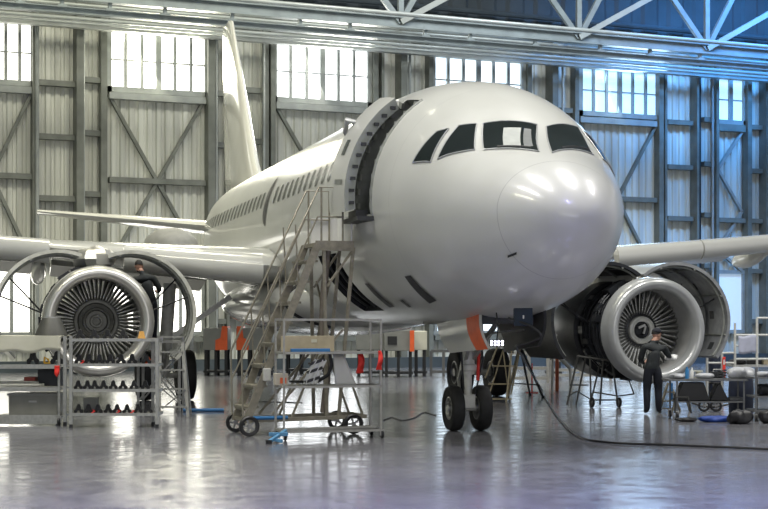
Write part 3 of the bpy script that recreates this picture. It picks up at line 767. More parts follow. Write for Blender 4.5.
# ---- grey rack of clamps under the left engine
S = Spot(114, 26.4)
rk = S.root('shelf_rack', 'grey steel rack with four shelves of black clamps under the left engine', 'rack')
dp = .62; lv = [340, 365, 390.5, 414.5]
mb_rails = []
for u, dy in ((71, 0), (157, 0), (65, dp), (153, dp)):
    q = S.p(u, 336 if u < 100 else 338, dy); MB().box((q.x, q.y, (q.z + .06) / 2), (.055, .05, q.z - .06)).build('post', steel, rk, smooth=False)
    MB().lathe([(.001, 0), (.035, 0), (.03, .06), (.001, .06)], (q.x, q.y, 0), (0, 0, 1), 10).build('foot', black, rk)
rz = []
for v in lv:
    a, c = S.p(71, v), S.p(157, v); z = a.z; rz.append(z); ax_, cx_ = S.p(68, v).x, c.x
    MB().box(((a.x + c.x) / 2, 0, z), (c.x - a.x, .035, .05)).box(((a.x + c.x) / 2, dp, z), (c.x - a.x, .035, .05)).box((a.x, dp / 2, z), (.035, dp, .05)).box((c.x, dp / 2, z), (.035, dp, .05)).box(((a.x + c.x) / 2, dp / 2, z), (c.x - a.x - .04, dp - .04, .012)).build('shelf', steel, rk, smooth=False)
def clamp_at(S, root_name, x, y, z, label, group, m=black, k=1., rot=0.):
    pts = [(-.085, 0), (-.09, .05), (-.05, .075), (-.035, .13), (-.012, .155), (.012, .155), (.035, .13), (.05, .075), (.09, .05), (.085, 0), (.04, 0), (.015, .05), (-.015, .05), (-.04, 0)]
    q = S.loc + Matrix.Rotation(S.rz, 3, 'Z') @ Vector((x, y, z))
    o = MB().prism([(a * k, -.035, b * k * 1.25) for a, b in pts], (0, .07, 0)).build(root_name, m, None, smooth=False, bevel=.006)
    o.location = q; o.rotation_euler = (0, 0, S.rz + rot)
    tag(o, label, 'clamp', group)
    MB().tube([(0, -.05, .09 * k), (0, -.03, .09 * k)], .012, 6).build('bolt', dark, o)
    return o
rr = random.Random(11)
for us, lvl, lab, grp in (((78, 87, 94.5, 103.5, 113, 123, 134, 145), 2, 'black V-shaped clamp on the second shelf up of the grey rack', 'clamps on the second shelf'),
                          ((78, 88, 98, 108, 117, 127, 138, 148), 3, 'black V-shaped clamp on the lowest shelf of the grey rack', 'clamps on the lowest shelf'),
                          ((79, 89, 99, 110, 121, 132, 146), 1, 'black V-shaped clamp on the third shelf up of the grey rack', 'clamps on the third shelf'),
                          ((80, 94, 108, 123), 0, 'black V-shaped clamp on the top shelf of the grey rack', 'clamps on the top shelf')):
    for u in us:
        p = S.p(u, lv[lvl], .15); clamp_at(S, 'clamp', p.x, .15 + .05 * rr.random(), rz[lvl] + (.03 if False else .008), lab, grp, k=.84 if lvl > 1 else .92, rot=rr.uniform(-.06, .06))
def at_spot(S, o, x, y, z, rot=0.):
    o.location = S.loc + Matrix.Rotation(S.rz, 3, 'Z') @ Vector((x, y, z)); o.rotation_euler = (0, 0, S.rz + rot); return o
def loose(name, mb, m, S, x, y, z, label, cat, rot=0., group=None, **kw):
    o = mb.build(name, m, None, **kw); at_spot(S, o, x, y, z, rot); return tag(o, label, cat, group)
for u, lvl, lab in ((93, 3, 'red fabric streamer beside the low left clamps of the grey rack'), (118, 3, 'red fabric streamer between the low middle clamps of the grey rack'), (132, 3, 'red fabric streamer beside the low right clamps of the grey rack'), (82, 1, 'red fabric streamer on the third shelf up of the grey rack')):
    p = S.p(u, lv[lvl], .05); loose('streamer', MB().grid(lambda a, c: Vector((.03 * (a - .5) + .02 * math.sin(5 * c), .02 * math.sin(6 * c), .06 * (1 - c))), 2, 6), red, S, p.x, .06, rz[lvl] + .014, lab, 'streamer', thick=.006)
p = S.p(141, 340, .2); loose('rag', MB().grid(lambda a, c: Vector((.07 * math.cos(2 * PI * a) * (1.1 - c * .5 + .2 * math.sin(9 * a)), .06 * math.sin(2 * PI * a) * (1.1 - .5 * c), .14 * c)), 14, 5), mat('amber_cloth', (.62, .33, .08), .7), S, p.x, .2, rz[0] + .008, 'amber cloth rag at the right of the rack top', 'rag')
p = S.p(147, 365, .2); loose('cap_cover', MB().lathe([(.001, 0), (.06, 0), (.05, .08), (.02, .13), (.001, .13)], (0, 0, 0), (0, 0, 1), 12), orange, S, p.x, .3, rz[1] + .008, 'orange cone cap at the right of the third shelf up', 'cap')
p = S.p(91, 414, .45); loose('box', MB().box((0, 0, .13), (.24, .2, .26)), grey_cab, S, p.x, .46, rz[3] + .008, 'small grey box behind the clamps on the lowest rack shelf', 'box', smooth=False, bevel=.01)

# ---- pale covered cart at the left edge
S = Spot(28, 27.0)
ct = S.root('equipment_cart', 'pale covered equipment cart with grey frame left of the clamp rack', 'cart')
for u, dy in ((-8, 0), (59, 0), (-8, .8), (58, .8)):
    q = S.p(u, 350, dy); MB().tube([(q.x, q.y, .16), (q.x, q.y, q.z)], .025, 8).build('post', steel, ct); caster(ct, (q.x, q.y, 0), .07)
a, c = S.p(-8, 344), S.p(61.5, 344)
MB().grid(lambda s, t: Vector((a.x + (c.x - a.x) * s, -.06 - .02 * math.sin(9 * s), S.p(0, 336, 0).z - (.24 + .05 * math.sin(PI * min(1, s * 1.1)) + .02 * math.sin(14 * s)) * t)), 24, 5).grid(lambda s, t: Vector((a.x + (c.x - a.x) * s, -.06 - .02 * math.sin(9 * s) + .92 * t, S.p(0, 336, 0).z)), 24, 3).build('cover', pale, ct, thick=.012)
for v, n in ((365.5, 'shelf'), (388, 'shelf'), (416, 'base_shelf')):
    z = S.p(30, v).z; w0, w1 = S.p(-8, v).x, S.p(60, v).x
    MB().box(((w0 + w1) / 2, .4, z - .02), (w1 - w0, .8, .03)).box(((w0 + w1) / 2, -.02, z - (.02 if v < 400 else .06)), (w1 - w0, .03, .07 if v < 400 else .16)).build(n, steel, ct, smooth=False)
zc = S.p(30, 336).z + .008; x_ = S.p(47, 336).x
o = loose('funnel_hood', MB().lathe([(.001, .33), (.15, .33), (.165, .31), (.28, .03), (.29, 0), (.27, 0), (.15, .29), (.001, .30)], (0, 0, 0), (0, 0, 1), 28), mat('hood_grey', (.07, .07, .062), .5, .2, var=.15), S, x_, .35, zc, 'dark grey tapered hood standing on the pale covered cart', 'hood')
MB().lathe([(.15, .33), (.165, .335), (.165, .30)], (0, 0, 0), (0, 0, 1), 28).build('rim', steel, o)
z3 = S.p(30, 416).z + .0
a, c = S.p(7, 416), S.p(56, 416)
o = loose('storage_bin', MB().box((0, 0, .18), (c.x - a.x, .5, .36)), mat('bin_grey', (.20, .20, .18), .5, var=.1), S, (a.x + c.x) / 2, .36, z3, 'large grey storage bin on the bottom of the pale cart', 'bin', smooth=False, bevel=.02)
MB().box((0, 0, .37), (c.x - a.x + .05, .54, .04)).build('lid', grey_cab, o, smooth=False); MB().box((0, -.262, .25), (.14, .02, .03)).build('handle', steel, o, smooth=False)
z1 = S.p(30, 365.5).z + .018; z2 = S.p(30, 388).z + .018
for u, lab in ((33, 'black clamp on the upper shelf of the pale cart, left of the amber clip'), (57, 'black clamp on the upper shelf of the pale cart, beside the post')):
    p = S.p(u, 365, .2); clamp_at(S, 'clamp', p.x, .2, z1, lab, None, k=1.2)
p = S.p(47, 365, .1); loose('clip', MB().tube([(-.05, 0, .02), (-.04, 0, .12), (.02, 0, .08), (.05, 0, .02), (-.05, 0, .02)], .02, 6), mat('amber_plastic', (.75, .42, .04), .4), S, p.x, .1, z1 + .005, 'amber clip on the upper shelf of the pale cart', 'clip')
p = S.p(57, 367, -.06); o = loose('tag_ribbon', MB().grid(lambda a, c: Vector((.045 * (a - .5) * 2 * (1 - .9 * max(0, c - .7) / .3), .01 * math.sin(7 * c), -.2 * c)), 2, 8), red, S, p.x, -.062, z1 - .02, 'red warning ribbon hanging from the pale cart', 'ribbon', thick=.008)
a = S.p(45, 388).x
loose('tool_case', MB().box((0, 0, .15), (.42, .3, .3)), dark, S, a, .5, z2, 'black tool case on the middle shelf of the pale cart', 'case', smooth=False, bevel=.015)
a = S.p(20, 388).x
loose('red_tool_box', MB().box((0, 0, .08), (.2, .25, .16)), mat('dull_red', (.35, .06, .04), .5), S, a + .08, .5, z2, 'dull red box on the middle shelf of the pale cart', 'box', smooth=False, bevel=.01)
loose('pipe_bundle', MB().tube([(-.5, 0, .03), (.35, .02, .03)], .028, 8).tube([(-.45, .08, .03), (.4, .06, .03)], .025, 8).tube([(-.48, .04, .075), (.3, .05, .075)], .025, 8), steel, S, S.p(28, 388).x - .15, .1, z2 + .002, 'bundle of grey tubes on the middle shelf of the pale cart', 'tubes')
S2 = Spot(2, 27.0); loose('gas_cylinder', MB().lathe([(.001, 0), (.1, 0), (.11, .03), (.11, .5), (.07, .6), (.03, .63), (.03, .68), (.001, .68)], (0, 0, 0), (0, 0, 1), 18), black, S2, -.14, -.5, 0, 'short black cylinder on the floor before the pale cart', 'cylinder')

trol_l = mat('ladder_aluminium', (.30, .30, .28), .45, .5, var=.15)
# ---- aluminium step ladder behind the rack
S = Spot(174, 29.6)
sl = S.root('step_ladder', 'aluminium step ladder standing right of the clamp rack before the wheels', 'ladder')
for k, (ut, ub) in enumerate(((160.5, 159), (182, 188))):
    t, b_ = S.p(ut, 337, .1), S.p(ub, 415, -.25); MB().bar((t.x, t.y, t.z), (b_.x, b_.y, .0), .03, .06).build('stile', trol_l, sl, smooth=False)
    t2, b2 = S.p(ut + 1, 337, .15), S.p(ub + (3 if k else -1), 408, .7); MB().bar((t2.x, t2.y, t2.z), (b2.x, b2.y, 0), .03, .04).build('rear_leg', steel, sl, smooth=False)
for v in (352, 370, 389, 407):
    f = (v - 337) / 78; a, c = S.p(160.5 - 1.5 * f, v, .1 - .35 * f), S.p(182 + 6 * f, v, .1 - .35 * f); MB().box(((a.x + c.x) / 2, a.y, a.z), (c.x - a.x, .1, .03)).build('step', trol_l, sl, smooth=False)
a, c = S.p(159, 337, .12), S.p(183, 337, .12); MB().box(((a.x + c.x) / 2, a.y, a.z), (c.x - a.x + .05, .22, .03)).build('top_cap', trol_l, sl, smooth=False)
a = S.p(176, 395, 0); MB().bar(S.p(162, 389, .2), S.p(186, 409, .5), .02).bar(S.p(186, 389, .2), S.p(162, 409, .5), .02).build('cross_brace', steel, sl, smooth=False)

# ---- khaki access stair on spoked wheels
S = Spot(249, 24.5, math.radians(18))
sr = S.root('access_stair', 'khaki rolling access stair on spoked wheels leading to the open boarding door', 'stair')
W_ = .80; HP = 3.08; RUN = 1.14
for y in (0, W_):
    MB().bar((-.05, y, .22), (RUN, y, HP), .045, .12).build('stringer', stair_m, sr, smooth=False)
for k in range(8):
    f = (k + .7) / 8.5; MB().box((-.05 + (RUN + .05) * f, W_ / 2, .22 + (HP - .22) * f), (.24, W_ - .05, .035)).box((-.05 + (RUN + .05) * f - .1, W_ / 2, .2 + (HP - .22) * f), (.012, W_ - .05, .06)).build('tread', stair_m, sr, smooth=False)
MB().box((RUN + .28, W_ / 2, HP), (.62, W_ + .06, .06)).box((RUN + .28, -.02, HP - .02), (.64, .05, .16)).build('platform', stair_m, sr, smooth=False)
for y in (0, W_):
    top = [(-.10, y, .3), (-.12, y, 1.35), (RUN + .02, y, HP + .93), (RUN + .42, y, HP + .93), (RUN + .42, y, HP)] if True else None
    MB().tube(top, .017, 8).tube([(RUN + .06, y, HP + .93), (RUN + .06, y, HP)], .017, 8).tube([(-.12, y, .85), (RUN, y, HP + .45), (RUN + .42, y, HP + .45)], .014, 8).build('handrail', stair_m, sr)
    for f in (.28, .52, .76): MB().tube([(-.05 + RUN * f, y, .22 + (HP - .22) * f), (-.10 + RUN * f, y, .22 + (HP - .22) * f + 1.0)], .013, 8).build('baluster', stair_m, sr)
    for x0, x1 in ((RUN + .1, RUN + .15), (RUN + .6, RUN + .35)):
        MB().bar((x0, y, HP - .04), (x1, y, .28), .05).build('support_leg', stair_m, sr, smooth=False)
    MB().bar((-.1, y, .24), (1.95, y, .28), .06).build('base_rail', stair_m, sr, smooth=False)
    MB().bar((.35, y, .3), (RUN + .42, y, 1.7), .035).bar((RUN + .12, y, 1.6), (.7, y, .28), .035).bar((RUN + .58, y, HP - .1), (RUN + .15, y, 2.4), .035).bar((RUN + .4, y, 1.3), (1.9, y, .3), .035).build('side_brace', stair_m, sr, smooth=False)
for A_, B_, w__ in (((1.95, 0, .28), (1.95, W_, .28), .05), ((-.05, 0, .25), (-.05, W_, .25), .05)): MB().bar(A_, B_, w__).build('cross_member', stair_m, sr, smooth=False)
MB().bar((RUN + .2, 0, 1.5), (RUN + .2, W_, 2.5), .03).bar((RUN + .2, W_, 1.5), (RUN + .2, 0, 2.5), .03).build('cross_brace', stair_m, sr, smooth=False)
for x, y in ((-.02, -.10), (-.02, W_ + .10), (1.72, -.08), (1.72, W_ + .08)):
    wheel_part(sr, (x, y, .165), .165, .07, (0, 1, 0), 5)
MB().box((RUN + .34, W_ + .03, HP + .26), (.46, .02, .44)).box((RUN + .57, W_ / 2, HP + .26), (.02, W_, .42)).build('kick_panel', whitep, sr, smooth=False)
MB().tube([(RUN + .18, .05, HP - .1), (RUN + .12, .08, 2.3), (RUN + .08, .05, 1.6), (RUN + .18, .08, .9), (RUN + .12, .1, .35)], .055, 10).build('air_hose', mat('brown_hose', (.14, .12, .10), .7, var=.3), sr)
MB().box((.28, -.05, .98), (.12, .08, .2)).build('junction_box', steel_w, sr, smooth=False, bevel=.01)
MB().tube([(.05, -.06, .29), (.62, -.06, .29)], .03, 8).build('blue_sleeve', blue, sr)

# ---- shelf trolley in front of the stair
S = Spot(284, 23.6, math.radians(16))
tr = S.root('shelf_trolley', 'tall pale steel trolley with three shelves standing before the access stair', 'trolley')
trol = mat('trolley_metal', (.36, .355, .33), .45, .3, var=.15, scale=14)
Wt, Dt = 1.55, .62; Z4 = [.13, .82, 1.345, 1.86]
for k, (x, y) in enumerate(((0, 0), (Wt, 0), (0, Dt), (Wt, Dt))):
    MB().box((x, y, (.13 + Z4[3]) / 2), (.03, .03, Z4[3] - .13)).build('post', trol, tr, smooth=False)
    caster(tr, (x + .02, y, -.02 + .02), .06)
for z in Z4:
    mb = MB()
    for a, c in (((0, 0), (Wt, 0)), ((Wt, 0), (Wt, Dt)), ((Wt, Dt), (0, Dt)), ((0, Dt), (0, 0))): mb.bar((*a, z), (*c, z), .03, .035)
    if z in (Z4[1], Z4[2]): mb.box((Wt / 2, Dt / 2, z), (Wt - .04, Dt - .04, .012))
    if z == Z4[0]:
        mb.bar((0, Dt / 2, z), (Wt, Dt / 2, z), .1, .03).bar((.02, .1, z + .03), (Wt - .05, .16, z + .05), .14, .03)
    mb.build('shelf' if z < 1.8 else 'top_rail', trol, tr, smooth=False)
R16 = lambda o, x, y, z, r=0.: at_spot(S, o, x, y, z, r)
o = MB().box((0, 0, .125), (.86, .03, .25)).build('board', wood, None, smooth=False, bevel=.006); R16(o, .50, Dt - .08, Z4[2] + .01); tag(o, 'long tan board standing on the upper shelf of the pale trolley', 'board')
MB().box((.1, -.018, .17), (.09, .006, .05)).build('paper_label', pale, o, smooth=False)
o = MB().box((0, 0, .03), (.62, .09, .06)).build('foam_strip', blue, None, smooth=False, bevel=.012); R16(o, .43, .06, Z4[2] + .008); tag(o, 'blue foam strip lying along the upper trolley shelf', 'foam strip')
o = MB().grid(lambda a, c: Vector((-.12 + .34 * a * (1 - .5 * c) + .0 * c, .16 * c + .02 * math.sin(3 * a), .50 * c if False else .49 * c)), 6, 8).build('white_sheet', whitep, None, thick=.02); R16(o, 1.0, .26, Z4[1] + .014); tag(o, 'curved white sheet leaning upright on the middle trolley shelf', 'sheet')
o = bpy.data.objects.new('tube_bundle', None); C.objects.link(o); R16(o, .50, .2, Z4[1] + .014); tag(o, 'bundle of white tubes strapped in black on the trolley shelf', 'tubes')
for k in range(4):
    MB().tube([(-.12 + .055 * k, .02 * (k % 2), .02), (-.06 + .055 * k, .03 * (k % 2), .2), (.06 + .05 * k, .03 * (k % 2), .40)], .033, 8).build('tube', whitep, o)
for z in (.09, .24, .37): MB().box((-.02 + .27 * (z - .05), .01, z), (.26, .08, .045), Matrix.Rotation(-.3, 3, 'Y')).build('strap', black, o, smooth=False)
o = MB().tube([(.42, 0, .48), (.46, 0, .3), (.40, 0, .14), (.24, 0, .04), (.0, 0, .035), (-.22, .02, .04)], [.02, .03, .03, .03, .025, .015], 8).build('rubber_seal', black, None); R16(o, .40, .40, Z4[1] + .03); tag(o, 'curved black rubber seal around the white tube bundle', 'seal')
for x, y, z, lab in ((1.26, .2, Z4[2] - .03, 'red ribbon hanging under the upper shelf beside the white panel'), (1.40, Dt - .02, Z4[2] - .03, 'red ribbon hanging from the back of the upper trolley shelf'), (Wt - .03, -.05, Z4[2] + .03, 'red ribbon tied to the right front post of the pale trolley')):
    o = MB().grid(lambda a, c: Vector((.085 * (a - .5) * (.6 + .5 * c) + .012 * math.sin(5 * c), .02 * math.sin(7 * c + 2 * a), -.30 * c)), 4, 12).build('warning_ribbon', red, None, thick=.008); R16(o, x, y, z); tag(o, lab, 'ribbon')
o = MB().box((0, 0, .09), (.2, .18, .18)).build('carton', mat('pale_carton', (.55, .50, .42), .7, var=.1), None, smooth=False, bevel=.006); R16(o, .04, .42, Z4[1] + .02); tag(o, 'pale carton with an orange patch on the middle trolley shelf', 'box')
MB().box((.02, -.093, .07), (.1, .004, .09)).build('orange_patch', orange, o, smooth=False)
S2 = Spot(278, 23.2)
o = MB().bar((.1, .3, .16), (-.12, -.25, .03), .05, .05).bar((-.14, .05, .12), (.14, .12, .12), .06, .06).bar((-.05, -.07, .05), (.08, -.1, .03), .05).build('tow_bar', mat('blue_paint', (.10, .28, .48), .45, var=.15), None, smooth=False, bevel=.008); at_spot(S2, o, 0, 0, .0); tag(o, 'blue tow bar on the floor at the corner of the trolley', 'tow bar')
MB().tube([(-.12, -.25, .0), (-.12, -.25, .06)], .05, 10).build('end_pad', black, o)

# ---- things on the floor
def floor_thing(name, mb, m, u, d, label, cat, turn=0., **kw):
    S = Spot(u, d); o = mb.build(name, m, None, **kw); at_spot(S, o, 0, 0, 0, turn); return tag(o, label, cat)
floor_thing('black_floor_sheet', MB().add([(-.5, .25, .012), (.55, -.35, .012), (.75, -.1, .012), (-.2, .45, .012)], [(0, 1, 2, 3)]).add([(-.5, .25, 0), (.55, -.35, 0), (.75, -.1, 0), (-.2, .45, 0)], [(0, 1, 2, 3)]), black, 272, 34.5, 'flat black sheet on the floor beyond the access stair', 'mat', smooth=False)  # thin flat black sheet lying just above the floor
floor_thing('foam_pole', MB().tube([(-.32, 0, .035), (.5, .05, .035)], .035, 10), blue, 199, 31.0, 'blue foam pole on the floor right of the step ladder', 'foam pole')
def floor_cable(name, uv, r, m, label):
    pts = []
    for u, v in uv: q = px(u, v, gdepth(v)); pts.append(Vector((q.x, q.y, r)))
    out = []
    for i in range(len(pts) - 1):
        a, b_, c, d = pts[max(0, i - 1)], pts[i], pts[i + 1], pts[min(len(pts) - 1, i + 2)]
        for k in range(8):
            t = k / 8; out.append(.5 * (2 * b_ + (c - a) * t + (2 * a - 5 * b_ + 4 * c - d) * t * t + (3 * b_ - a - 3 * c + d) * t**3))
    out.append(pts[-1]); return out
pc = floor_cable('', ((541, 390), (549, 405), (560, 421), (579, 438), (610, 444), (660, 446), (710, 448), (800, 452)), .022, black, '')
hang = [px(508, 322, 21.6), px(510, 340, 21.7), px(514, 352, 22.6)]
s0 = pc[0]
up = [px(512, 316, 22.0), px(528, 324, 21.9), px(522, 334, 21.9), px(513, 345, 22.0), px(519, 356, 23.2)]
def smooth_pts(P, n=8):
    out = []
    for i in range(len(P) - 1):
        a, b_, c, d = P[max(0, i - 1)], P[i], P[i + 1], P[min(len(P) - 1, i + 2)]
        for k in range(n):
            t = k / n; out.append(.5 * (2 * b_ + (c - a) * t + (2 * a - 5 * b_ + 4 * c - d) * t * t + (3 * b_ - a - 3 * c + d) * t**3))
    return out + [P[-1]]
cab = smooth_pts([px(508, 318, 22.3), px(530, 326, 22.2), px(541, 336, 22.2), px(528, 343, 22.3), px(516, 346, 22.6), px(522, 356, 24.5), px(532, 374, 31.5), Vector((s0.x, s0.y, .05))] + pc[3::3])
o = MB().tube(cab, .018, 8).build('power_cable', black, None); tag(o, 'thick black power cable running from the nose across the floor', 'cable')
o = MB().tube(floor_cable('', ((383, 421), (392, 418), (402, 421), (415, 418), (424, 413), (436, 416)), .01, steel, ''), .012, 6).build('thin_cable', mat('grey_cable', (.10, .10, .10), .6), None); tag(o, 'thin grey cable winding on the floor left of the nose wheels', 'cable')
# ground-power box and work lamp at the nose gear bay
q = px(523, 317, 22.3); o = MB().box((0, 0, 0), (.27, .14, .26)).build('power_box', mat('navy_box', (.004, .014, .028), .7, var=.2), None, smooth=False, bevel=.01); o.location = q; o.rotation_euler = (0, 0, -TW); tag(o, 'dark blue box fastened under the nose behind the cable', 'box')
MB().box((0, -.075, 0), (.02, .008, .05)).build('latch', steel, o, smooth=False)

# ---- ladder beside the nose wheels, with a work lamp
S = Spot(506, 34.6)
nl = S.root('work_ladder', 'khaki trestle ladder standing behind the right nose wheel', 'ladder')
gold = mat('khaki_metal', (.34, .29, .18), .45, .3, var=.2, scale=10)
def leg(u0, v0, y0, u1, v1, y1, w_=.035, n='leg'):
    a, c = S.p(u0, v0, y0), S.p(u1, v1, y1); c.z = max(c.z, .0); MB().bar(a, c, w_).build(n, gold, nl, smooth=False)
vb = YH + HC * F / 34.6
leg(497, 347, 0, 485, vb - 24, 0); leg(512, 347, 0, 506, vb, -.1); leg(519, 347, .5, 506, vb, -.1, .03); leg(521, 344, .3, 511, vb - 8, .4)
for v in (366, 384, 399):
    f = (v - 347) / 60; MB().bar(S.p(497 - 14 * f, v, 0), S.p(519 - 8 * f, v, .1), .03).build('rung', gold, nl, smooth=False)
MB().bar(S.p(489, 395, 0), S.p(503, 350, .1), .025).bar(S.p(503, 350, .1), S.p(509, 396, .1), .025).build('cross_brace', gold, nl, smooth=False)
MB().box(S.p(508, 346, .2), (.46, .4, .03)).build('top_platform', gold, nl, smooth=False)
lp = bpy.data.objects.new('work_lamp', None); C.objects.link(lp); lp.location = px(497, 346.5, 22.7); lp.rotation_euler = (0, 0, -TW); tag(lp, 'bright cluster work lamp hanging under the nose gear bay', 'lamp')
MB().tube([(0, .03, .1), (.02, .05, .3), (.0, .12, .5)], .012, 6).build('hook', black, lp)
MB().box((0, .03, .05), (.22, .06, .10)).build('housing', black, lp, smooth=False, bevel=.01)
for i in range(4):
    for j in range(2): MB().ball((-.08 + .053 * i, -.005, .028 + .045 * j), .018, 8, 6).build('bulb', mat('bulb_glow', (.9, .9, 1), .3, emit=(.85, .85, 1), es=5), lp)
# black tripod
S = Spot(525, 37.0)
tp = S.root('tripod_stand', 'black tripod stand with spread legs behind the nose gear', 'stand')
hub_ = S.p(520, 345, 0)
for u, y in ((543, -.5), (508, .3), (530, .7)):
    f = S.p(u, 390, y); MB().tube([hub_, (f.x, f.y, .02)], .028, 8).build('leg', black, tp); MB().tube([(f.x, f.y, 0), (f.x, f.y, .05)], .04, 8).build('foot', black, tp)
MB().tube([hub_ - Vector((0, 0, .05)), hub_ + Vector((0, 0, .1))], .05, 10).build('head', black, tp)
MB().tube([S.p(510, 383, .25), S.p(540, 385, -.38)], .016, 6).build('spreader', black, tp)
S = Spot(532, 39.0); o = MB().tube([(0, 0, 0), (0, 0, .75)], .02, 6).lathe([(.001, 0), (.16, 0), (.16, .02), (.001, .03)], (0, 0, 0), (0, 0, 1), 14).build('marker_post', red, None); at_spot(S, o, 0, 0, 0); tag(o, 'slim red post standing behind the black tripod', 'post')

# ---- wheeled trestle under the right engine
S = Spot(596, 32.6)
ts = S.root('wheeled_trestle', 'dark wheeled trestle standing under the black right engine', 'trestle')
trm = mat('dark_trestle', (.07, .07, .065), .45, .4, var=.2)
def tl(u0, v0, y0, u1, v1, y1, r=.02, n='leg', m=trm):
    a, c = S.p(u0, v0, y0), S.p(u1, v1, y1); a.z = max(a.z, 0); c.z = max(c.z, 0); return MB().tube([a, c], r, 8).build(n, m, ts)
for u0, u1, y in ((578, 567, 0), (590, 591, -.1), (586, 576, .7), (601, 590, .8), (603, 600, .2), (612, 618, -.1)): tl(u0, 360 if u0 > 600 else 356, y, u1, 405, y)
tl(577, 356, 0, 612, 361, 0, .022, 'top_rail'); tl(586, 356, .7, 603, 356, .8, .022, 'top_rail')
for a in (((567, 397, 0), (577, 391, 0)), ((577, 391, 0), (590, 399, -.1)), ((593, 392, .1), (618, 396, -.1)), ((570, 385, 0), (588, 385, .4)), ((590, 400, 0), (618, 400, 0)), ((618, 396, 0), (634, 394, .5)), ((634, 394, .5), (626, 372, .5))): tl(*a[0], *a[1], .015, 'brace')
for u, y in ((592, -.1), (619, -.1)):
    q = S.p(u, 400, y); wheel_part(ts, (q.x, q.y, .11), .11, .05, (1, .3, 0), 5)
S = Spot(622, 34.0)

# ---- right-hand side: trolleys and railings
S = Spot(702, 28.6)
dsteel = mat('dull_steel', (.16, .165, .17), .5, .4, var=.2, scale=12)
t1 = S.root('tool_trolley', 'long grey tool trolley with a lower shelf right of the mechanic', 'trolley')
u0, u1 = 668, 747; zt_ = S.p(700, 380).z; zl_ = S.p(700, 402).z
for u, y in ((677, 0), (744, 0), (670, .6), (738, .6)):
    q = S.p(u, 400, y); MB().box((q.x, y, (zt_ + .14) / 2), (.03, .03, zt_ - .14)).build('post', dsteel, t1, smooth=False)
    caster(t1, (q.x, y, 0), .07)
a, c = S.p(668, 380), S.p(748, 380)
MB().box(((a.x + c.x) / 2, .3, zt_), (c.x - a.x, .68, .035)).build('worktop', dsteel, t1, smooth=False)
a, c = S.p(677, 402), S.p(744, 402)
MB().box(((a.x + c.x) / 2, .3, zl_), (c.x - a.x, .62, .025)).build('shelf', dsteel, t1, smooth=False)
mb = MB(); q0, q1 = S.p(668, 408), S.p(690, 408)
mb.tube([(q0.x + .12, -.03, .12), (q0.x + .14, -.05, .42), (q1.x - .05, -.05, .42), (q1.x + .02, -.03, .12)], .018, 8).build('push_guard', trm, t1)
for (us, lab) in ((((683, 382.5), (704, 382.5), (710, 400.5), (675, 400.5)), 'large black tapered block on the lower shelf of the tool trolley'), (((718, 384), (721, 384), (729, 400.5), (710, 400.5)), 'black triangular block on the lower shelf of the tool trolley')):
    pts = [S.p(u, v, .12) for u, v in us]; x0 = sum(p.x for p in pts) / 4; pts = [Vector((p.x - x0, 0, p.z - zl_ - .018)) for p in pts]
    for p in pts[2:]: p.z = 0
    o = MB().prism(pts, (0, .3, 0)).build('wheel_chock', black, None, smooth=False, bevel=.012); at_spot(S, o, x0, .12, zl_ + .018); tag(o, lab, 'chock')
def lumpy(seed, rx, ry, rz_, amp=.18, n=18, m=10):
    r = random.Random(seed); ph = [r.uniform(0, 6) for _ in range(6)]
    def fn(a, c):
        k = 1 + amp * (math.sin(3 * 2 * PI * a + ph[0]) * math.sin(4 * c + ph[1]) + .5 * math.sin(7 * 2 * PI * a + ph[2] + 5 * c)) * math.sin(PI * c)
        z = math.cos(PI * c); return Vector((rx * k * math.sin(PI * c)**.7 * math.cos(2 * PI * a), ry * k * math.sin(PI * c)**.7 * math.sin(2 * PI * a), max(-.9, z * k) * rz_ + rz_ * .9))
    return MB().grid(fn, n * 2, m * 2)
sheet = mat('plastic_sheet', (.42, .43, .45), .3, var=.1, scale=10)
def on_top(S, name, mb, m, u, v, y, z, lab, cat, **kw):
    o = mb.build(name, m, None, **kw); at_spot(S, o, S.p(u, v, y).x, y, z); return tag(o, lab, cat)
on_top(S, 'cushion_bag', lumpy(2, .18, .14, .055, .06), sheet, 705, 378, .25, zt_ + .02, 'flat pale bag like a pillow on the tool trolley', 'bag')
on_top(S, 'plastic_heap', lumpy(5, .24, .2, .11, .28), sheet, 741, 378, .3, zt_ + .02, 'crumpled clear plastic sheet heaped on the tool trolley', 'plastic sheet')
on_top(S, 'plastic_wrap', lumpy(9, .16, .14, .05, .25), sheet, 678, 378, .25, zt_ + .02, 'crumpled plastic wrap beside the hand of the mechanic', 'plastic wrap')
on_top(S, 'spray_can', MB().lathe([(.001, 0), (.035, 0), (.035, .16), (.02, .19), (.02, .22), (.001, .22)], (0, 0, 0), (0, 0, 1), 14), mat('blue_can', (.03, .20, .45), .35), 687, 378, .1, zt_ + .02, 'small blue can on the tool trolley', 'can')
on_top(S, 'bottle', MB().lathe([(.001, 0), (.035, 0), (.035, .13), (.012, .17), (.012, .2), (.001, .2)], (0, 0, 0), (0, 0, 1), 14), whitep, 692, 378, .45, zt_ + .02, 'small white bottle at the back of the tool trolley', 'bottle')
on_top(S, 'spool', MB().lathe([(.03, 0), (.09, 0), (.09, .02), (.05, .02), (.05, .12), (.09, .12), (.09, .14), (.03, .14)], (0, 0, 0), (0, 0, 1), 18), pale, 698, 378, .5, zt_ + .02, 'pale cable spool behind the flat bag', 'spool')
o = on_top(S, 'tool_box', MB().box((0, 0, .06), (.24, .16, .12)), dark, 717, 378, .48, zt_ + .02, 'small dark tool box at the back of the tool trolley', 'tool box', smooth=False, bevel=.01)
MB().tube([(-.07, 0, .12), (-.07, 0, .16), (.07, 0, .16), (.07, 0, .12)], .012, 6).build('handle', steel, o)
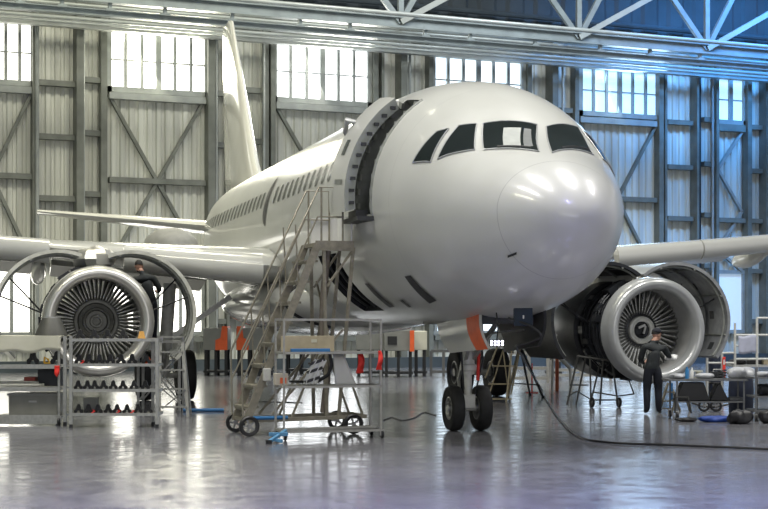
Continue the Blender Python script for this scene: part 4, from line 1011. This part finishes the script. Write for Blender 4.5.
on_top(S, 'wire_coil', MB().tube([(.08 * math.cos(t * .5), .08 * math.sin(t * .5), .012 + .004 * t) for t in range(0, 40)], .012, 6), black, 722, 378, .12, zt_ + .02, 'black coil of wire at the front of the tool trolley', 'coil')
z5 = zl_ + .0135
on_top(S, 'drip_tray', MB().box((0, 0, .03), (.26, .3, .06)), dsteel, 735, 402, .35, z5, 'shallow grey tray on the right of the lower trolley shelf', 'tray', smooth=False, bevel=.01)
# ladder-like blue-marked stand beside the mechanic
S = Spot(668, 30.8)
bs = S.root('folding_steps', 'khaki folding steps with a blue panel just right of the mechanic', 'steps')
for (ua, ub, y) in ((668, 659, 0), (680, 672, 0), (670, 680, .5), (682, 690, .5)):
    a, c = S.p(ua, 383, .2), S.p(ub, 413, y); MB().bar(a, (c.x, c.y, 0), .03, .045).build('leg', stair_m, bs, smooth=False)
for f in (.3, .6, .85):
    a, c = S.p(668 - 9 * f, 383 + 30 * f, .2 - .2 * f), S.p(680 - 8 * f, 383 + 30 * f, .2 - .2 * f); MB().box(((a.x + c.x) / 2, a.y, a.z), (c.x - a.x, .12, .025)).build('tread', stair_m, bs, smooth=False)
a = S.p(671, 392, .15); MB().box((a.x, a.y - .03, a.z), (.06, .02, .36)).build('blue_panel', blue, bs, smooth=False)
# two spoked wheels and frame behind the trolley
S = Spot(710, 31.0)
hf = S.root('hand_cart', 'low hand cart on two spoked wheels behind the tool trolley', 'cart')
for u in (704, 716):
    q = S.p(u, 408, 0); wheel_part(hf, (q.x, 0, .12), .12, .045, (.25, 1, 0), 5)
MB().tube([S.p(690, 402, 0), S.p(704, 407, .05), S.p(716, 407, .05), S.p(730, 404, .1)], .02, 8).tube([S.p(704, 405, 0), S.p(703, 384, .1)], .015, 6).tube([S.p(716, 405, 0), S.p(713, 384, .1)], .015, 6).build('frame', trm, hf)
S = Spot(718, 27.9)
o = lumpy(14, .34, .12, .06, .2).build('blue_tarp', mat('blue_cloth', (.01, .05, .28), .6, var=.3, scale=12), None); at_spot(S, o, 0, 0, .0, .1); tag(o, 'bright blue cloth bundle on the floor under the tool trolley', 'cloth')
o = lumpy(15, .18, .12, .04, .2).build('dark_rag', black, None); at_spot(S, o, -.55, .1, .0); tag(o, 'small dark rag on the floor left of the blue cloth', 'rag')
navy = mat('navy_cloth', (.012, .018, .04), .7, var=.3, scale=8)
S = Spot(741, 29.6)
o = MB().lathe([(.001, 0), (.21, 0), (.23, .05), (.24, .5), (.22, .8), (.2, .84), (.001, .86)], (0, 0, 0), (0, 0, 1), 18).build('waste_bin', navy, None); at_spot(S, o, 0, 0, 0); tag(o, 'dark navy waste sack bin standing behind the tool trolley', 'bin')
MB().lathe([(.2, .84), (.235, .85), (.235, .80)], (0, 0, 0), (0, 0, 1), 18).build('rim', black, o)
S = Spot(741, 27.4)
for k, (du, r1, lab) in enumerate(((-1, 3, 'black crumpled bag on the floor, left of the two by the right trolleys'), (32, 4, 'black crumpled bag on the floor, right of the two by the right trolleys'))):
    o = lumpy(20 + k, .22, .16, .13, .22).build('black_bag', black, None); at_spot(S, o, du / F * 28, .1 * k, 0); tag(o, lab, 'bag')
# second trolley at the right edge
S = Spot(764, 28.0)
t2 = S.root('parts_trolley', 'grey parts trolley cut off by the right edge', 'trolley')
for u, y in ((756, 0), (790, 0), (757, .6), (790, .6)):
    q = S.p(u, 400, y); MB().box((q.x, y, .55), (.03, .03, .86)).build('post', dsteel, t2, smooth=False); caster(t2, (q.x, y, 0), .06)
for v, n in ((378, 'worktop'), (397, 'shelf'), (411, 'shelf')):
    a, c = S.p(754, v), S.p(792, v); MB().box(((a.x + c.x) / 2, .3, a.z), (c.x - a.x, .64, .03)).build(n, dsteel, t2, smooth=False)
z_ = S.p(760, 397).z + .018
on_top(S, 'engine_part', lumpy(31, .15, .14, .11, .2), dark, 764, 397, .25, z_, 'dark lumpy engine part on the middle shelf of the parts trolley', 'part')
z_ = S.p(760, 378).z + .018
on_top(S, 'folded_sheet', lumpy(33, .16, .14, .05, .2), sheet, 765, 378, .25, z_, 'folded pale sheet on top of the parts trolley', 'plastic sheet')
# work platform railing behind
S = Spot(735, 36.0)
pf = S.root('work_platform', 'pale railed work platform behind the right-hand trolleys', 'platform')
for u, vt, y in ((707, 353, 0), (722, 353, 0), (735, 323, 0), (757, 318, 0), (779, 318, 0), (735, 335, .9), (779, 335, .9)):
    q = S.p(u, vt, y); MB().tube([(q.x, y, 0), (q.x, y, q.z)], .03, 8).build('post', steel_w, pf)
for (ua, ub, v) in ((707, 735, 353), (707, 735, 363), (735, 779, 335), (735, 779, 359), (757, 779, 318), (735, 757, 346)):
    a, c = S.p(ua, v), S.p(ub, v); MB().tube([(a.x, 0, a.z), (c.x, 0, a.z)], .025, 8).build('rail', steel_w, pf)
a, c = S.p(733, 366), S.p(782, 366); MB().box(((a.x + c.x) / 2, .45, a.z), (c.x - a.x, .95, .05)).build('deck', steel, pf, smooth=False)
zq = a.z + .026
on_top(S, 'dark_case', MB().box((0, 0, .07), (.34, .3, .14)), black, 753, 360, .55, zq, 'flat black case on the railed work platform', 'case', smooth=False, bevel=.012)
on_top(S, 'tan_case', MB().box((0, 0, .06), (.24, .3, .12)), wood, 767, 360, .45, zq, 'small tan case on the railed work platform', 'case', smooth=False, bevel=.012)
on_top(S, 'cover_bundle', lumpy(51, .20, .16, .07, .22), black, 738, 360, .3, zq, 'small black cover bundle left of the flat black case on the platform', 'bundle')
on_top(S, 'cover_bundle', lumpy(52, .16, .18, .08, .22), mat('brown_cover', (.12, .09, .06), .7, var=.3), 783, 360, .35, zq, 'brown cover bundle beside the tan case on the platform', 'bundle')
a, c = S.p(739, 342, .05), S.p(755, 342, .05)
o = MB().grid(lambda s, t: Vector((.42 * (s - .5), .02 * math.sin(8 * s), -.42 * t - .02 * math.sin(6 * s))), 10, 6).build('hanging_sheet', mat('lilac_sheet', (.45, .47, .58), .5, var=.1), None, thick=.01); at_spot(S, o, S.p(747, 336, 0).x, -.045, S.p(747, 335.5, 0).z); tag(o, 'pale lilac sheet hung over the platform railing', 'sheet')
o = MB().grid(lambda s, t: Vector((.07 * (s - .5), .012 * math.sin(9 * t), -.56 * t)), 2, 14).build('warning_streamer', mat('bright_red', (.85, .05, .03), .5), None, thick=.008)
S3 = Spot(724, 35.92); at_spot(S3, o, 0, 0, S3.p(724, 357).z); tag(o, 'bright red vertical warning streamer hanging right of the engine', 'streamer')
MB().box((0, -.008, -.12), (.03, .004, .12)).box((0, -.008, -.34), (.03, .004, .16)).build('white_marking', whitep, o, smooth=False)
S3 = Spot(716, 37.5); o = MB().lathe([(.001, 0), (.17, 0), (.18, .05), (.18, .95), (.16, 1.0), (.001, 1.0)], (0, 0, 0), (0, 0, 1), 18).build('drum', navy, None); at_spot(S3, o, 0, 0, 0); tag(o, 'dark blue drum standing behind the red streamer', 'drum')
MB().lathe([(.185, .3), (.195, .32), (.185, .34)], (0, 0, 0), (0, 0, 1), 18).build('hoop', black, o)

# ---- machines along the back wall
def bench(u0, u1, vt, vm, d, label, sides=(), legs=3, name='machine_cabinet', m=None, panel=False):
    S = Spot((u0 + u1) / 2, d); r = S.root(name, label, 'cabinet')
    a, c = S.p(u0, vt), S.p(u1, vt); zt2, zm = a.z, S.p(u0, vm).z
    MB().box(((a.x + c.x) / 2, .5, (zt2 + zm) / 2), (c.x - a.x, 1.0, zt2 - zm)).build('housing', m or grey_cab, r, smooth=False, bevel=.02)
    for sd in sides:
        x = a.x if sd < 0 else c.x
        MB().prism([(x - sd * .02, -.02, zm), (x - sd * .42, -.02, zm), (x - sd * .42, -.02, zm + (zt2 - zm) * .45), (x - sd * .25, -.02, zm + (zt2 - zm) * .55), (x - sd * .2, -.02, zt2 + .06), (x - sd * .02, -.02, zt2 + .06)], (0, 1.04, 0)).build('guard', orange, r, smooth=False)
    for k in range(legs):
        x = a.x + .08 + (c.x - a.x - .16) * k / (legs - 1)
        for y in (.1, .9): MB().box((x, y, zm / 2), (.09, .09, zm)).build('leg', seal, r, smooth=False)
    MB().box(((a.x + c.x) / 2, .5, .14), (c.x - a.x, .9, .07)).build('skid', seal, r, smooth=False)
    if panel:
        MB().box(((a.x + c.x) / 2 - .2, -.012, (zt2 + zm) / 2), (.3, .03, (zt2 - zm) * .4)).build('control_panel', seal, r, smooth=False)
    return r
bench(203, 228, 328, 350, 51.0, 'grey floor machine with an orange guard, left of the pair by the far wall', (1,), 3)
bench(236, 272, 328, 350, 51.0, 'grey floor machine with an orange guard behind the foot of the stair', (-1,), 4)
bench(356, 384, 330, 350, 50.0, 'grey floor machine behind the trolley ribbons', (), 3)
bench(384, 413, 330, 351, 49.5, 'grey machine with dark control panel and a narrow orange edge', (), 3, panel=True)
S = Spot(412, 49.4); o = MB().box((0, 0, 0), (.14, .1, .68)).build('orange_post', orange, None, smooth=False); at_spot(S, o, 0, -.02, S.p(412, 341).z); tag(o, 'narrow orange guard on the corner of the grey machine', 'guard')
bench(414, 427, 331, 350, 50.2, 'small pale machine between the orange edge and the bright panes', (), 2, m=pale)
bench(548, 562, 342, 352, 50.0, 'grey and red machine seen behind the nose gear bay', (-1,), 2)
bench(285, 330, 336, 350, 52.5, 'dark low machine behind the shelf trolley', (), 4, m=mat('dark_cabinet', (.09, .09, .09), .5, var=.2))
bench(160, 190, 333, 355, 52.0, 'grey machine behind the step ladder and wheels', (), 3)
def guardrail(u0, u1, vt, d, label, m, posts=4, name='safety_barrier', mid=True):
    S = Spot((u0 + u1) / 2, d); r = S.root(name, label, 'barrier'); a, c = S.p(u0, vt), S.p(u1, vt)
    for k in range(posts): MB().box((a.x + (c.x - a.x) * k / (posts - 1), 0, a.z / 2), (.09, .09, a.z)).build('post', m, r, smooth=False)
    for z in ([a.z, a.z * .5, .15] if mid else [a.z, .15]): MB().box(((a.x + c.x) / 2, 0, z), (c.x - a.x, .07, .09)).build('rail', m, r, smooth=False)
guardrail(431, 456, 351, 50.5, 'dark framed barrier left of the nose wheels by the far wall', mat('dark_barrier', (.10, .10, .10), .5), 3, mid=False)
guardrail(510, 548, 353, 45.0, 'white railing behind the black tripod', trol, 3)
guardrail(552, 640, 360, 47.5, 'pale railing beyond the wheeled trestle', trol, 4)
S = Spot(557, 40.0); o = MB().box((0, 0, .5), (.09, .09, 1.0)).build('bollard', mat('rust_orange', (.45, .10, .04), .5), None, smooth=False, bevel=.01); at_spot(S, o, 0, 0, 0); tag(o, 'rust orange post standing right of the white railing', 'post')
S = Spot(556, 38.5); o = MB().tube([S.p(553, 353, 0), S.p(560, 358, 0), S.p(570, 368, 0)], .05, 8).tube([S.p(553, 353, 0) * 1, Vector((S.p(552, 353, 0).x, 0, 0))], .035, 8).tube([S.p(570, 368, 0) * 1, Vector((S.p(571, 368, 0).x, 0, 0))], .035, 8).build('white_support', steel_w, None); at_spot(S, o, 0, 0, 0); tag(o, 'white sloping support tube beside the rust orange post', 'support')

# platform on which the left mechanic stands
S = Spot(161, 31.6)
wp = S.root('work_stand', 'grey raised work stand behind the left engine', 'stand')
MB().box((0, 0, 1.41), (.9, .7, .05)).build('deck', steel, wp, smooth=False)
for x in (-.42, .42):
    for y in (-.32, .32): MB().box((x, y, .69), (.05, .05, 1.39)).build('leg', steel, wp, smooth=False)
for y in (-.32, .32): MB().bar((-.42, y, .2), (.42, y, 1.2), .03).bar((.42, y, .2), (-.42, y, 1.2), .03).build('cross_brace', steel, wp, smooth=False)
# ================================================================== PEOPLE
cloth_d = mat('dark_jacket', (.018, .022, .024), .8, var=.35, scale=7, bump=.4)
trou = mat('navy_trousers', (.008, .010, .018), .8, var=.3, scale=7, bump=.3)
skin_m = mat('skin', (.45, .25, .18), .5, var=.06)
hair_m = mat('dark_hair', (.012, .01, .009), .7, var=.3, scale=40)
shoe_m = mat('black_shoes', (.008, .008, .009), .4)
def person(S, x, y, z, J, head_c, head_rot, label, assign, turn=0.):
    """J: chains of (point, radius); the first point of each chain but the first is joined to the named parent point"""
    verts, rad, edges, idx = [], [], [], {}
    for nm, par, p, r in J:
        idx[nm] = len(verts); verts.append(Vector(p)); rad.append(r * (1.2 if r > .045 and nm not in ('nk', 'nkb', 'hd') else 1))
        if par: edges.append((idx[par], idx[nm]))
    me = bpy.data.meshes.new('person'); me.from_pydata([tuple(v) for v in verts], edges, [])
    o = bpy.data.objects.new('person', me); C.objects.link(o)
    md = o.modifiers.new('skin', 'SKIN'); md.use_smooth_shade = True; md.branch_smoothing = .6
    for i, r in enumerate(rad):
        sv = me.skin_vertices[0].data[i]; sv.radius = (r, r) if not isinstance(r, tuple) else r; sv.use_root = (i == 0)
    o.modifiers.new('sub', 'SUBSURF').levels = 2
    dg = bpy.context.evaluated_depsgraph_get(); dg.update()
    m1 = bpy.data.meshes.new_from_object(o.evaluated_get(dg))
    bpy.data.objects.remove(o)
    # head: skull, jaw, nose, ears, joined with the body into one surface
    hb = MB(); R3 = Matrix.Rotation(head_rot[2], 3, 'Z') @ Matrix.Rotation(head_rot[0], 3, 'X') @ Matrix.Rotation(head_rot[1], 3, 'Y'); hc = Vector(head_c)
    def part(c, r): 
        t = MB().ball((0, 0, 0), r, 18, 12); hb.add([hc + R3 @ (Vector(c) + q) for q in t.v], t.f)
    part((0, 0, .02), (.076, .096, .105)); part((0, .03, -.06), (.058, .066, .062)); part((0, .098, -.015), (.012, .02, .022)); part((0, .088, -.065), (.026, .012, .008))
    for s_ in (-1, 1): part((s_ * .077, -.005, -.01), (.012, .022, .032)); part((s_ * .03, .085, .022), (.018, .012, .008))
    bb = bmesh.new(); bb.from_mesh(m1)
    bmesh.ops.holes_fill(bb, edges=[e for e in bb.edges if len(e.link_faces) == 1], sides=0)
    bmesh.ops.recalc_face_normals(bb, faces=bb.faces); bb.to_mesh(m1); bb.free()
    bm = bmesh.new()
    hm = bpy.data.meshes.new('head'); hm.from_pydata([tuple(q) for q in hb.v], [], hb.f); bm.from_mesh(hm)
    bmesh.ops.remove_doubles(bm, verts=bm.verts, dist=1e-5); bmesh.ops.recalc_face_normals(bm, faces=bm.faces)
    bm.from_mesh(m1)
    m2 = bpy.data.meshes.new('person'); bm.to_mesh(m2); bm.free()
    o = bpy.data.objects.new('person', m2); C.objects.link(o)
    rm = o.modifiers.new('remesh', 'REMESH'); rm.mode = 'VOXEL'; rm.voxel_size = .0075; rm.use_smooth_shade = True
    sm = o.modifiers.new('smooth', 'SMOOTH'); sm.factor = .5; sm.iterations = 2
    dg = bpy.context.evaluated_depsgraph_get(); dg.update()
    m3 = bpy.data.meshes.new_from_object(o.evaluated_get(dg)); bpy.data.objects.remove(o)
    m3.materials.clear()
    for m in (cloth_d, trou, skin_m, shoe_m): m3.materials.append(m)
    for p in m3.polygons: p.material_index = assign(p.center); p.use_smooth = True
    o = bpy.data.objects.new('person', m3); C.objects.link(o); at_spot(S, o, x, y, z, turn); tag(o, label, 'person')
    for s_ in (-1, 1):
        t = MB().ball((0, 0, 0), .012, 8, 6); e = MB().add([hc + R3 @ (Vector((s_ * .03, .090, .012)) + q) for q in t.v], t.f); e.build('eye', black, o)
    hr = MB(); t = MB().grid(lambda a, c: Vector((.084 * math.sin(1.75 * c) * math.cos(2 * PI * a), -.012 + .100 * math.sin(1.75 * c) * math.sin(2 * PI * a) * (1 if math.sin(2 * PI * a) < 0 else .80), .022 + .112 * math.cos(1.75 * c))), 24, 10)
    hr.add([hc + R3 @ q for q in t.v], t.f).build('hair', hair_m, o)
    return o, hc, R3
def hand(J, wr, pal, d, side, up, pre):
    """palm and five curled fingers; d: pointing direction, side: thumb side, up: back of the hand"""
    d, side, up = Vector(d).normalized(), Vector(side).normalized(), Vector(up).normalized(); w_ = Vector(pal)
    J.append((pre + 'palm', wr, w_, .024))
    kn = w_ + d * .035; J.append((pre + 'kn', pre + 'palm', kn, .024))
    for k, (o_, ln) in enumerate(((.030, .068), (.010, .078), (-.010, .072), (-.029, .056))):
        b0 = kn + side * o_ + d * .03; J.append((pre + 'f%da' % k, pre + 'kn', b0, .0095))
        b1 = b0 + d * ln * .5 - up * .012; J.append((pre + 'f%db' % k, pre + 'f%da' % k, b1, .009)); b2 = b1 + d * ln * .32 - up * ln * .38; J.append((pre + 'f%dc' % k, pre + 'f%db' % k, b2, .008))
    t0 = w_ + side * .034 + d * .015; J.append((pre + 't0', pre + 'palm', t0, .012)); t1 = t0 + side * .026 + d * .03; J.append((pre + 't1', pre + 't0', t1, .010)); J.append((pre + 't2', pre + 't1', t1 + d * .03 - up * .012, .009))
def skeleton(k, P):
    J = [('pel', None, P['pel'], .135), ('wai', 'pel', P['wai'], .128), ('che', 'wai', P['che'], .150), ('upc', 'che', P['upc'], .130), ('nkb', 'upc', P['nkb'], .072), ('nk', 'nkb', P['nk'], .056), ('hd', 'nk', P['hd'], .06)]
    for s_ in 'LR':
        J += [('hip' + s_, 'pel', P['hip' + s_], .098), ('thi' + s_, 'hip' + s_, (Vector(P['hip' + s_]) * .5 + Vector(P['kne' + s_]) * .5), .086), ('kne' + s_, 'thi' + s_, P['kne' + s_], .066), ('cal' + s_, 'kne' + s_, (Vector(P['kne' + s_]) * .6 + Vector(P['ank' + s_]) * .4 + Vector((0, -.015, 0))), .066), ('ank' + s_, 'cal' + s_, P['ank' + s_], .052), ('toe' + s_, 'ank' + s_, P['toe' + s_], .042)]
        J += [('sho' + s_, 'upc', P['sho' + s_], .072), ('upa' + s_, 'sho' + s_, (Vector(P['sho' + s_]) + Vector(P['elb' + s_])) / 2, .060), ('elb' + s_, 'upa' + s_, P['elb' + s_], .050), ('wri' + s_, 'elb' + s_, P['wri' + s_], .032)]
        d = Vector(P['pal' + s_]) - Vector(P['wri' + s_]); hand(J, 'wri' + s_, P['pal' + s_], d, P['thu' + s_], P['bak' + s_], s_)
    return J
# the mechanic at the right engine
S = Spot(653, 30.2)
P = dict(pel=(0, 0, .92), wai=(.0, .01, 1.05), che=(.02, .03, 1.22), upc=(.03, .05, 1.33), nkb=(.04, .06, 1.41), nk=(.055, .075, 1.46), hd=(.08, .10, 1.53),
         hipL=(-.10, 0, .86), kneL=(-.115, .03, .47), ankL=(-.12, 0, .09), toeL=(-.13, .15, .045), hipR=(.10, .01, .86), kneR=(.115, .05, .47), ankR=(.12, .03, .09), toeR=(.16, .17, .045),
         shoL=(-.17, .03, 1.32), elbL=(-.235, .10, 1.07), wriL=(-.14, .29, 1.00), palL=(-.10, .35, 1.01), thuL=(.3, .2, 1), bakL=(-.9, .1, .1),
         shoR=(.22, .08, 1.32), elbR=(.345, .21, 1.15), wriR=(.42, .41, 1.12), palR=(.45, .47, 1.13), thuR=(-.8, .2, .5), bakR=(.3, 0, 1))
def asg1(c):
    if c.z < .075: return 3
    if (c.x > .415 and c.y > .40 and c.z > 1.0) or (c.y > .29 and c.x < 0 and c.z > .9): return 2
    if c.z > 1.455: return 2
    return 1 if c.z < .90 else 0
o, hc, R3 = person(S, 0, 0, 0, skeleton(1, P), (.09, .115, 1.565), (-.12, 0, -1.05), 'mechanic in dark clothes and cap reaching into the right engine inlet', asg1)
t = MB().grid(lambda a, c: Vector((.092 * math.sin(1.5 * c) * math.cos(2 * PI * a), .106 * math.sin(1.5 * c) * math.sin(2 * PI * a), .04 + .098 * math.cos(1.5 * c))), 24, 8).grid(lambda a, c: Vector((.07 * (2 * a - 1), .09 + .075 * c * (1 - (2 * a - 1)**2 * .6), .048 - .02 * c)), 8, 4)
MB().add([hc + R3 @ q for q in t.v], t.f).build('cap', trou, o, thick=.004)
q = o.matrix_basis @ Vector((.455, .50, 1.11)); cl = lumpy(41, .13, .09, .06, .3).build('cleaning_cloth', whitep, None); cl.location = q + Vector((0, 0, -.06)); tag(cl, 'crumpled white cloth held by the mechanic at the right engine', 'cloth')
# the mechanic behind the left engine
S = Spot(149, 31.55)
P = dict(pel=(.10, 0, .90), wai=(.09, .03, 1.03), che=(.04, .10, 1.20), upc=(-.01, .14, 1.31), nkb=(-.04, .17, 1.38), nk=(-.07, .19, 1.43), hd=(-.11, .21, 1.49),
         hipL=(.0, 0, .85), kneL=(-.02, .06, .47), ankL=(-.03, 0, .09), toeL=(-.05, .14, .045), hipR=(.19, .01, .85), kneR=(.22, .05, .47), ankR=(.22, .0, .09), toeR=(.25, .14, .045),
         shoL=(-.19, .13, 1.27), elbL=(-.30, .28, 1.06), wriL=(-.33, .48, 1.14), palL=(-.33, .55, 1.16), thuL=(.8, .2, .4), bakL=(-.2, 0, 1),
         shoR=(.18, .14, 1.30), elbR=(.30, .27, 1.06), wriR=(.25, .46, 1.00), palR=(.22, .53, 1.01), thuR=(-.8, .2, .5), bakR=(.3, 0, 1))
def asg2(c):
    if c.z < .075: return 3
    if (c.y > .47 and c.z > .9): return 2
    if c.z > 1.44 and c.x < .03: return 2
    return 1 if c.z < .88 else 0
o, hc, R3 = person(S, -.12, 0, 1.437, skeleton(2, P), (-.125, .225, 1.535), (-.3, 0, .25), 'mechanic in dark overalls with bare head bent behind the left engine', asg2)
# ================================================================== CAMERA, LIGHT, VIEW
cam = bpy.data.cameras.new('camera'); co = bpy.data.objects.new('camera', cam); C.objects.link(co)
co.location = CAM; co.rotation_euler = (PI / 2, 0, -TW)
cam.sensor_width = 36; cam.lens = F / 768 * 36; cam.shift_y = (YH - 254.5) / 768; cam.clip_end = 300
sc = bpy.context.scene; sc.camera = co
w = bpy.data.worlds.new('daylight'); sc.world = w; w.use_nodes = True
bg = w.node_tree.nodes['Background']; bg.inputs['Color'].default_value = (.95, .97, 1, 1); bg.inputs['Strength'].default_value = .5
lamp_m = mat('lamp_glow', (.9, .9, .9), .4, emit=(1, .98, .94), es=9.)
def area(name, loc, target, sx, sy, power, col):
    l = bpy.data.lights.new(name, 'AREA'); l.shape = 'RECTANGLE'; l.size = sx; l.size_y = sy; l.energy = power; l.color = col
    o = bpy.data.objects.new(name, l); C.objects.link(o); o.location = loc
    o.rotation_euler = (Vector(target) - Vector(loc)).to_track_quat('-Z', 'Y').to_euler()
    return o
# overhead lamps; violet, warm and blue ones are added to tint the hangar
warm, neutral, cool = (1, .96, .74), (1, .98, .93), (.06, .36, 1)
LAMPS = [(x, 6, 900, (.40, .38, 1), 60, (x, 7.5, 0)) for x in (-3, 4, 11)]  # violet lamps added to colour the near floor
LAMPS += [(x, 20, 1250, warm if x < -2 else neutral, 150, (x, 20, 0)) for x in (-8, 0, 8, 17, 26)]
LAMPS += [(x, 41, p, c, 130, (x, 46, 0)) for x, p, c in ((3, 1000, warm), (10, 1000, warm), (17, 800, (1, .97, .84)), (24, 900, neutral), (31, 1500, (.80, .91, 1)))]  # row near the wall, tint added from warm left to cooler right
LAMPS += [(x, 45, 1300, cool, 85, (x, 54, 11)) for x in (38, 44)]  # blue lamps added to colour the right end of the wall
for x, y, pw, col, sprd, tgt in LAMPS:
    lo = area('ceiling_and_tint_light', (x, y, 20.3), tgt, 1.2, 7.0, pw, col); lo.data.spread = math.radians(sprd)
area('window_light', ((wx(107) + wx(205)) / 2, YW - .5, (WT + WB) / 2), (0, 10, 0), 3.6, 1.8, 700, (1, .95, .72))
area('window_light', ((wx(272) + wx(367)) / 2, YW - .5, (WT + WB) / 2), (0, 10, 0), 3.6, 1.8, 550, (1, .97, .85))
area('window_light', ((wx(577) + wx(655)) / 2, YW - .5, (WT + WB) / 2), (10, 10, 0), 3.6, 1.8, 350, (.5, .75, 1))
area('front_fill_light', (2, -12, 9), (12, 30, 3), 22, 8, 1150, (1, .99, .96))  # unseen broad light added behind the camera, standing in for door daylight
vs = sc.view_settings; vs.view_transform = 'Standard'; vs.look = 'None'; vs.gamma = 1; vs.use_curve_mapping = False; vs.exposure = .12
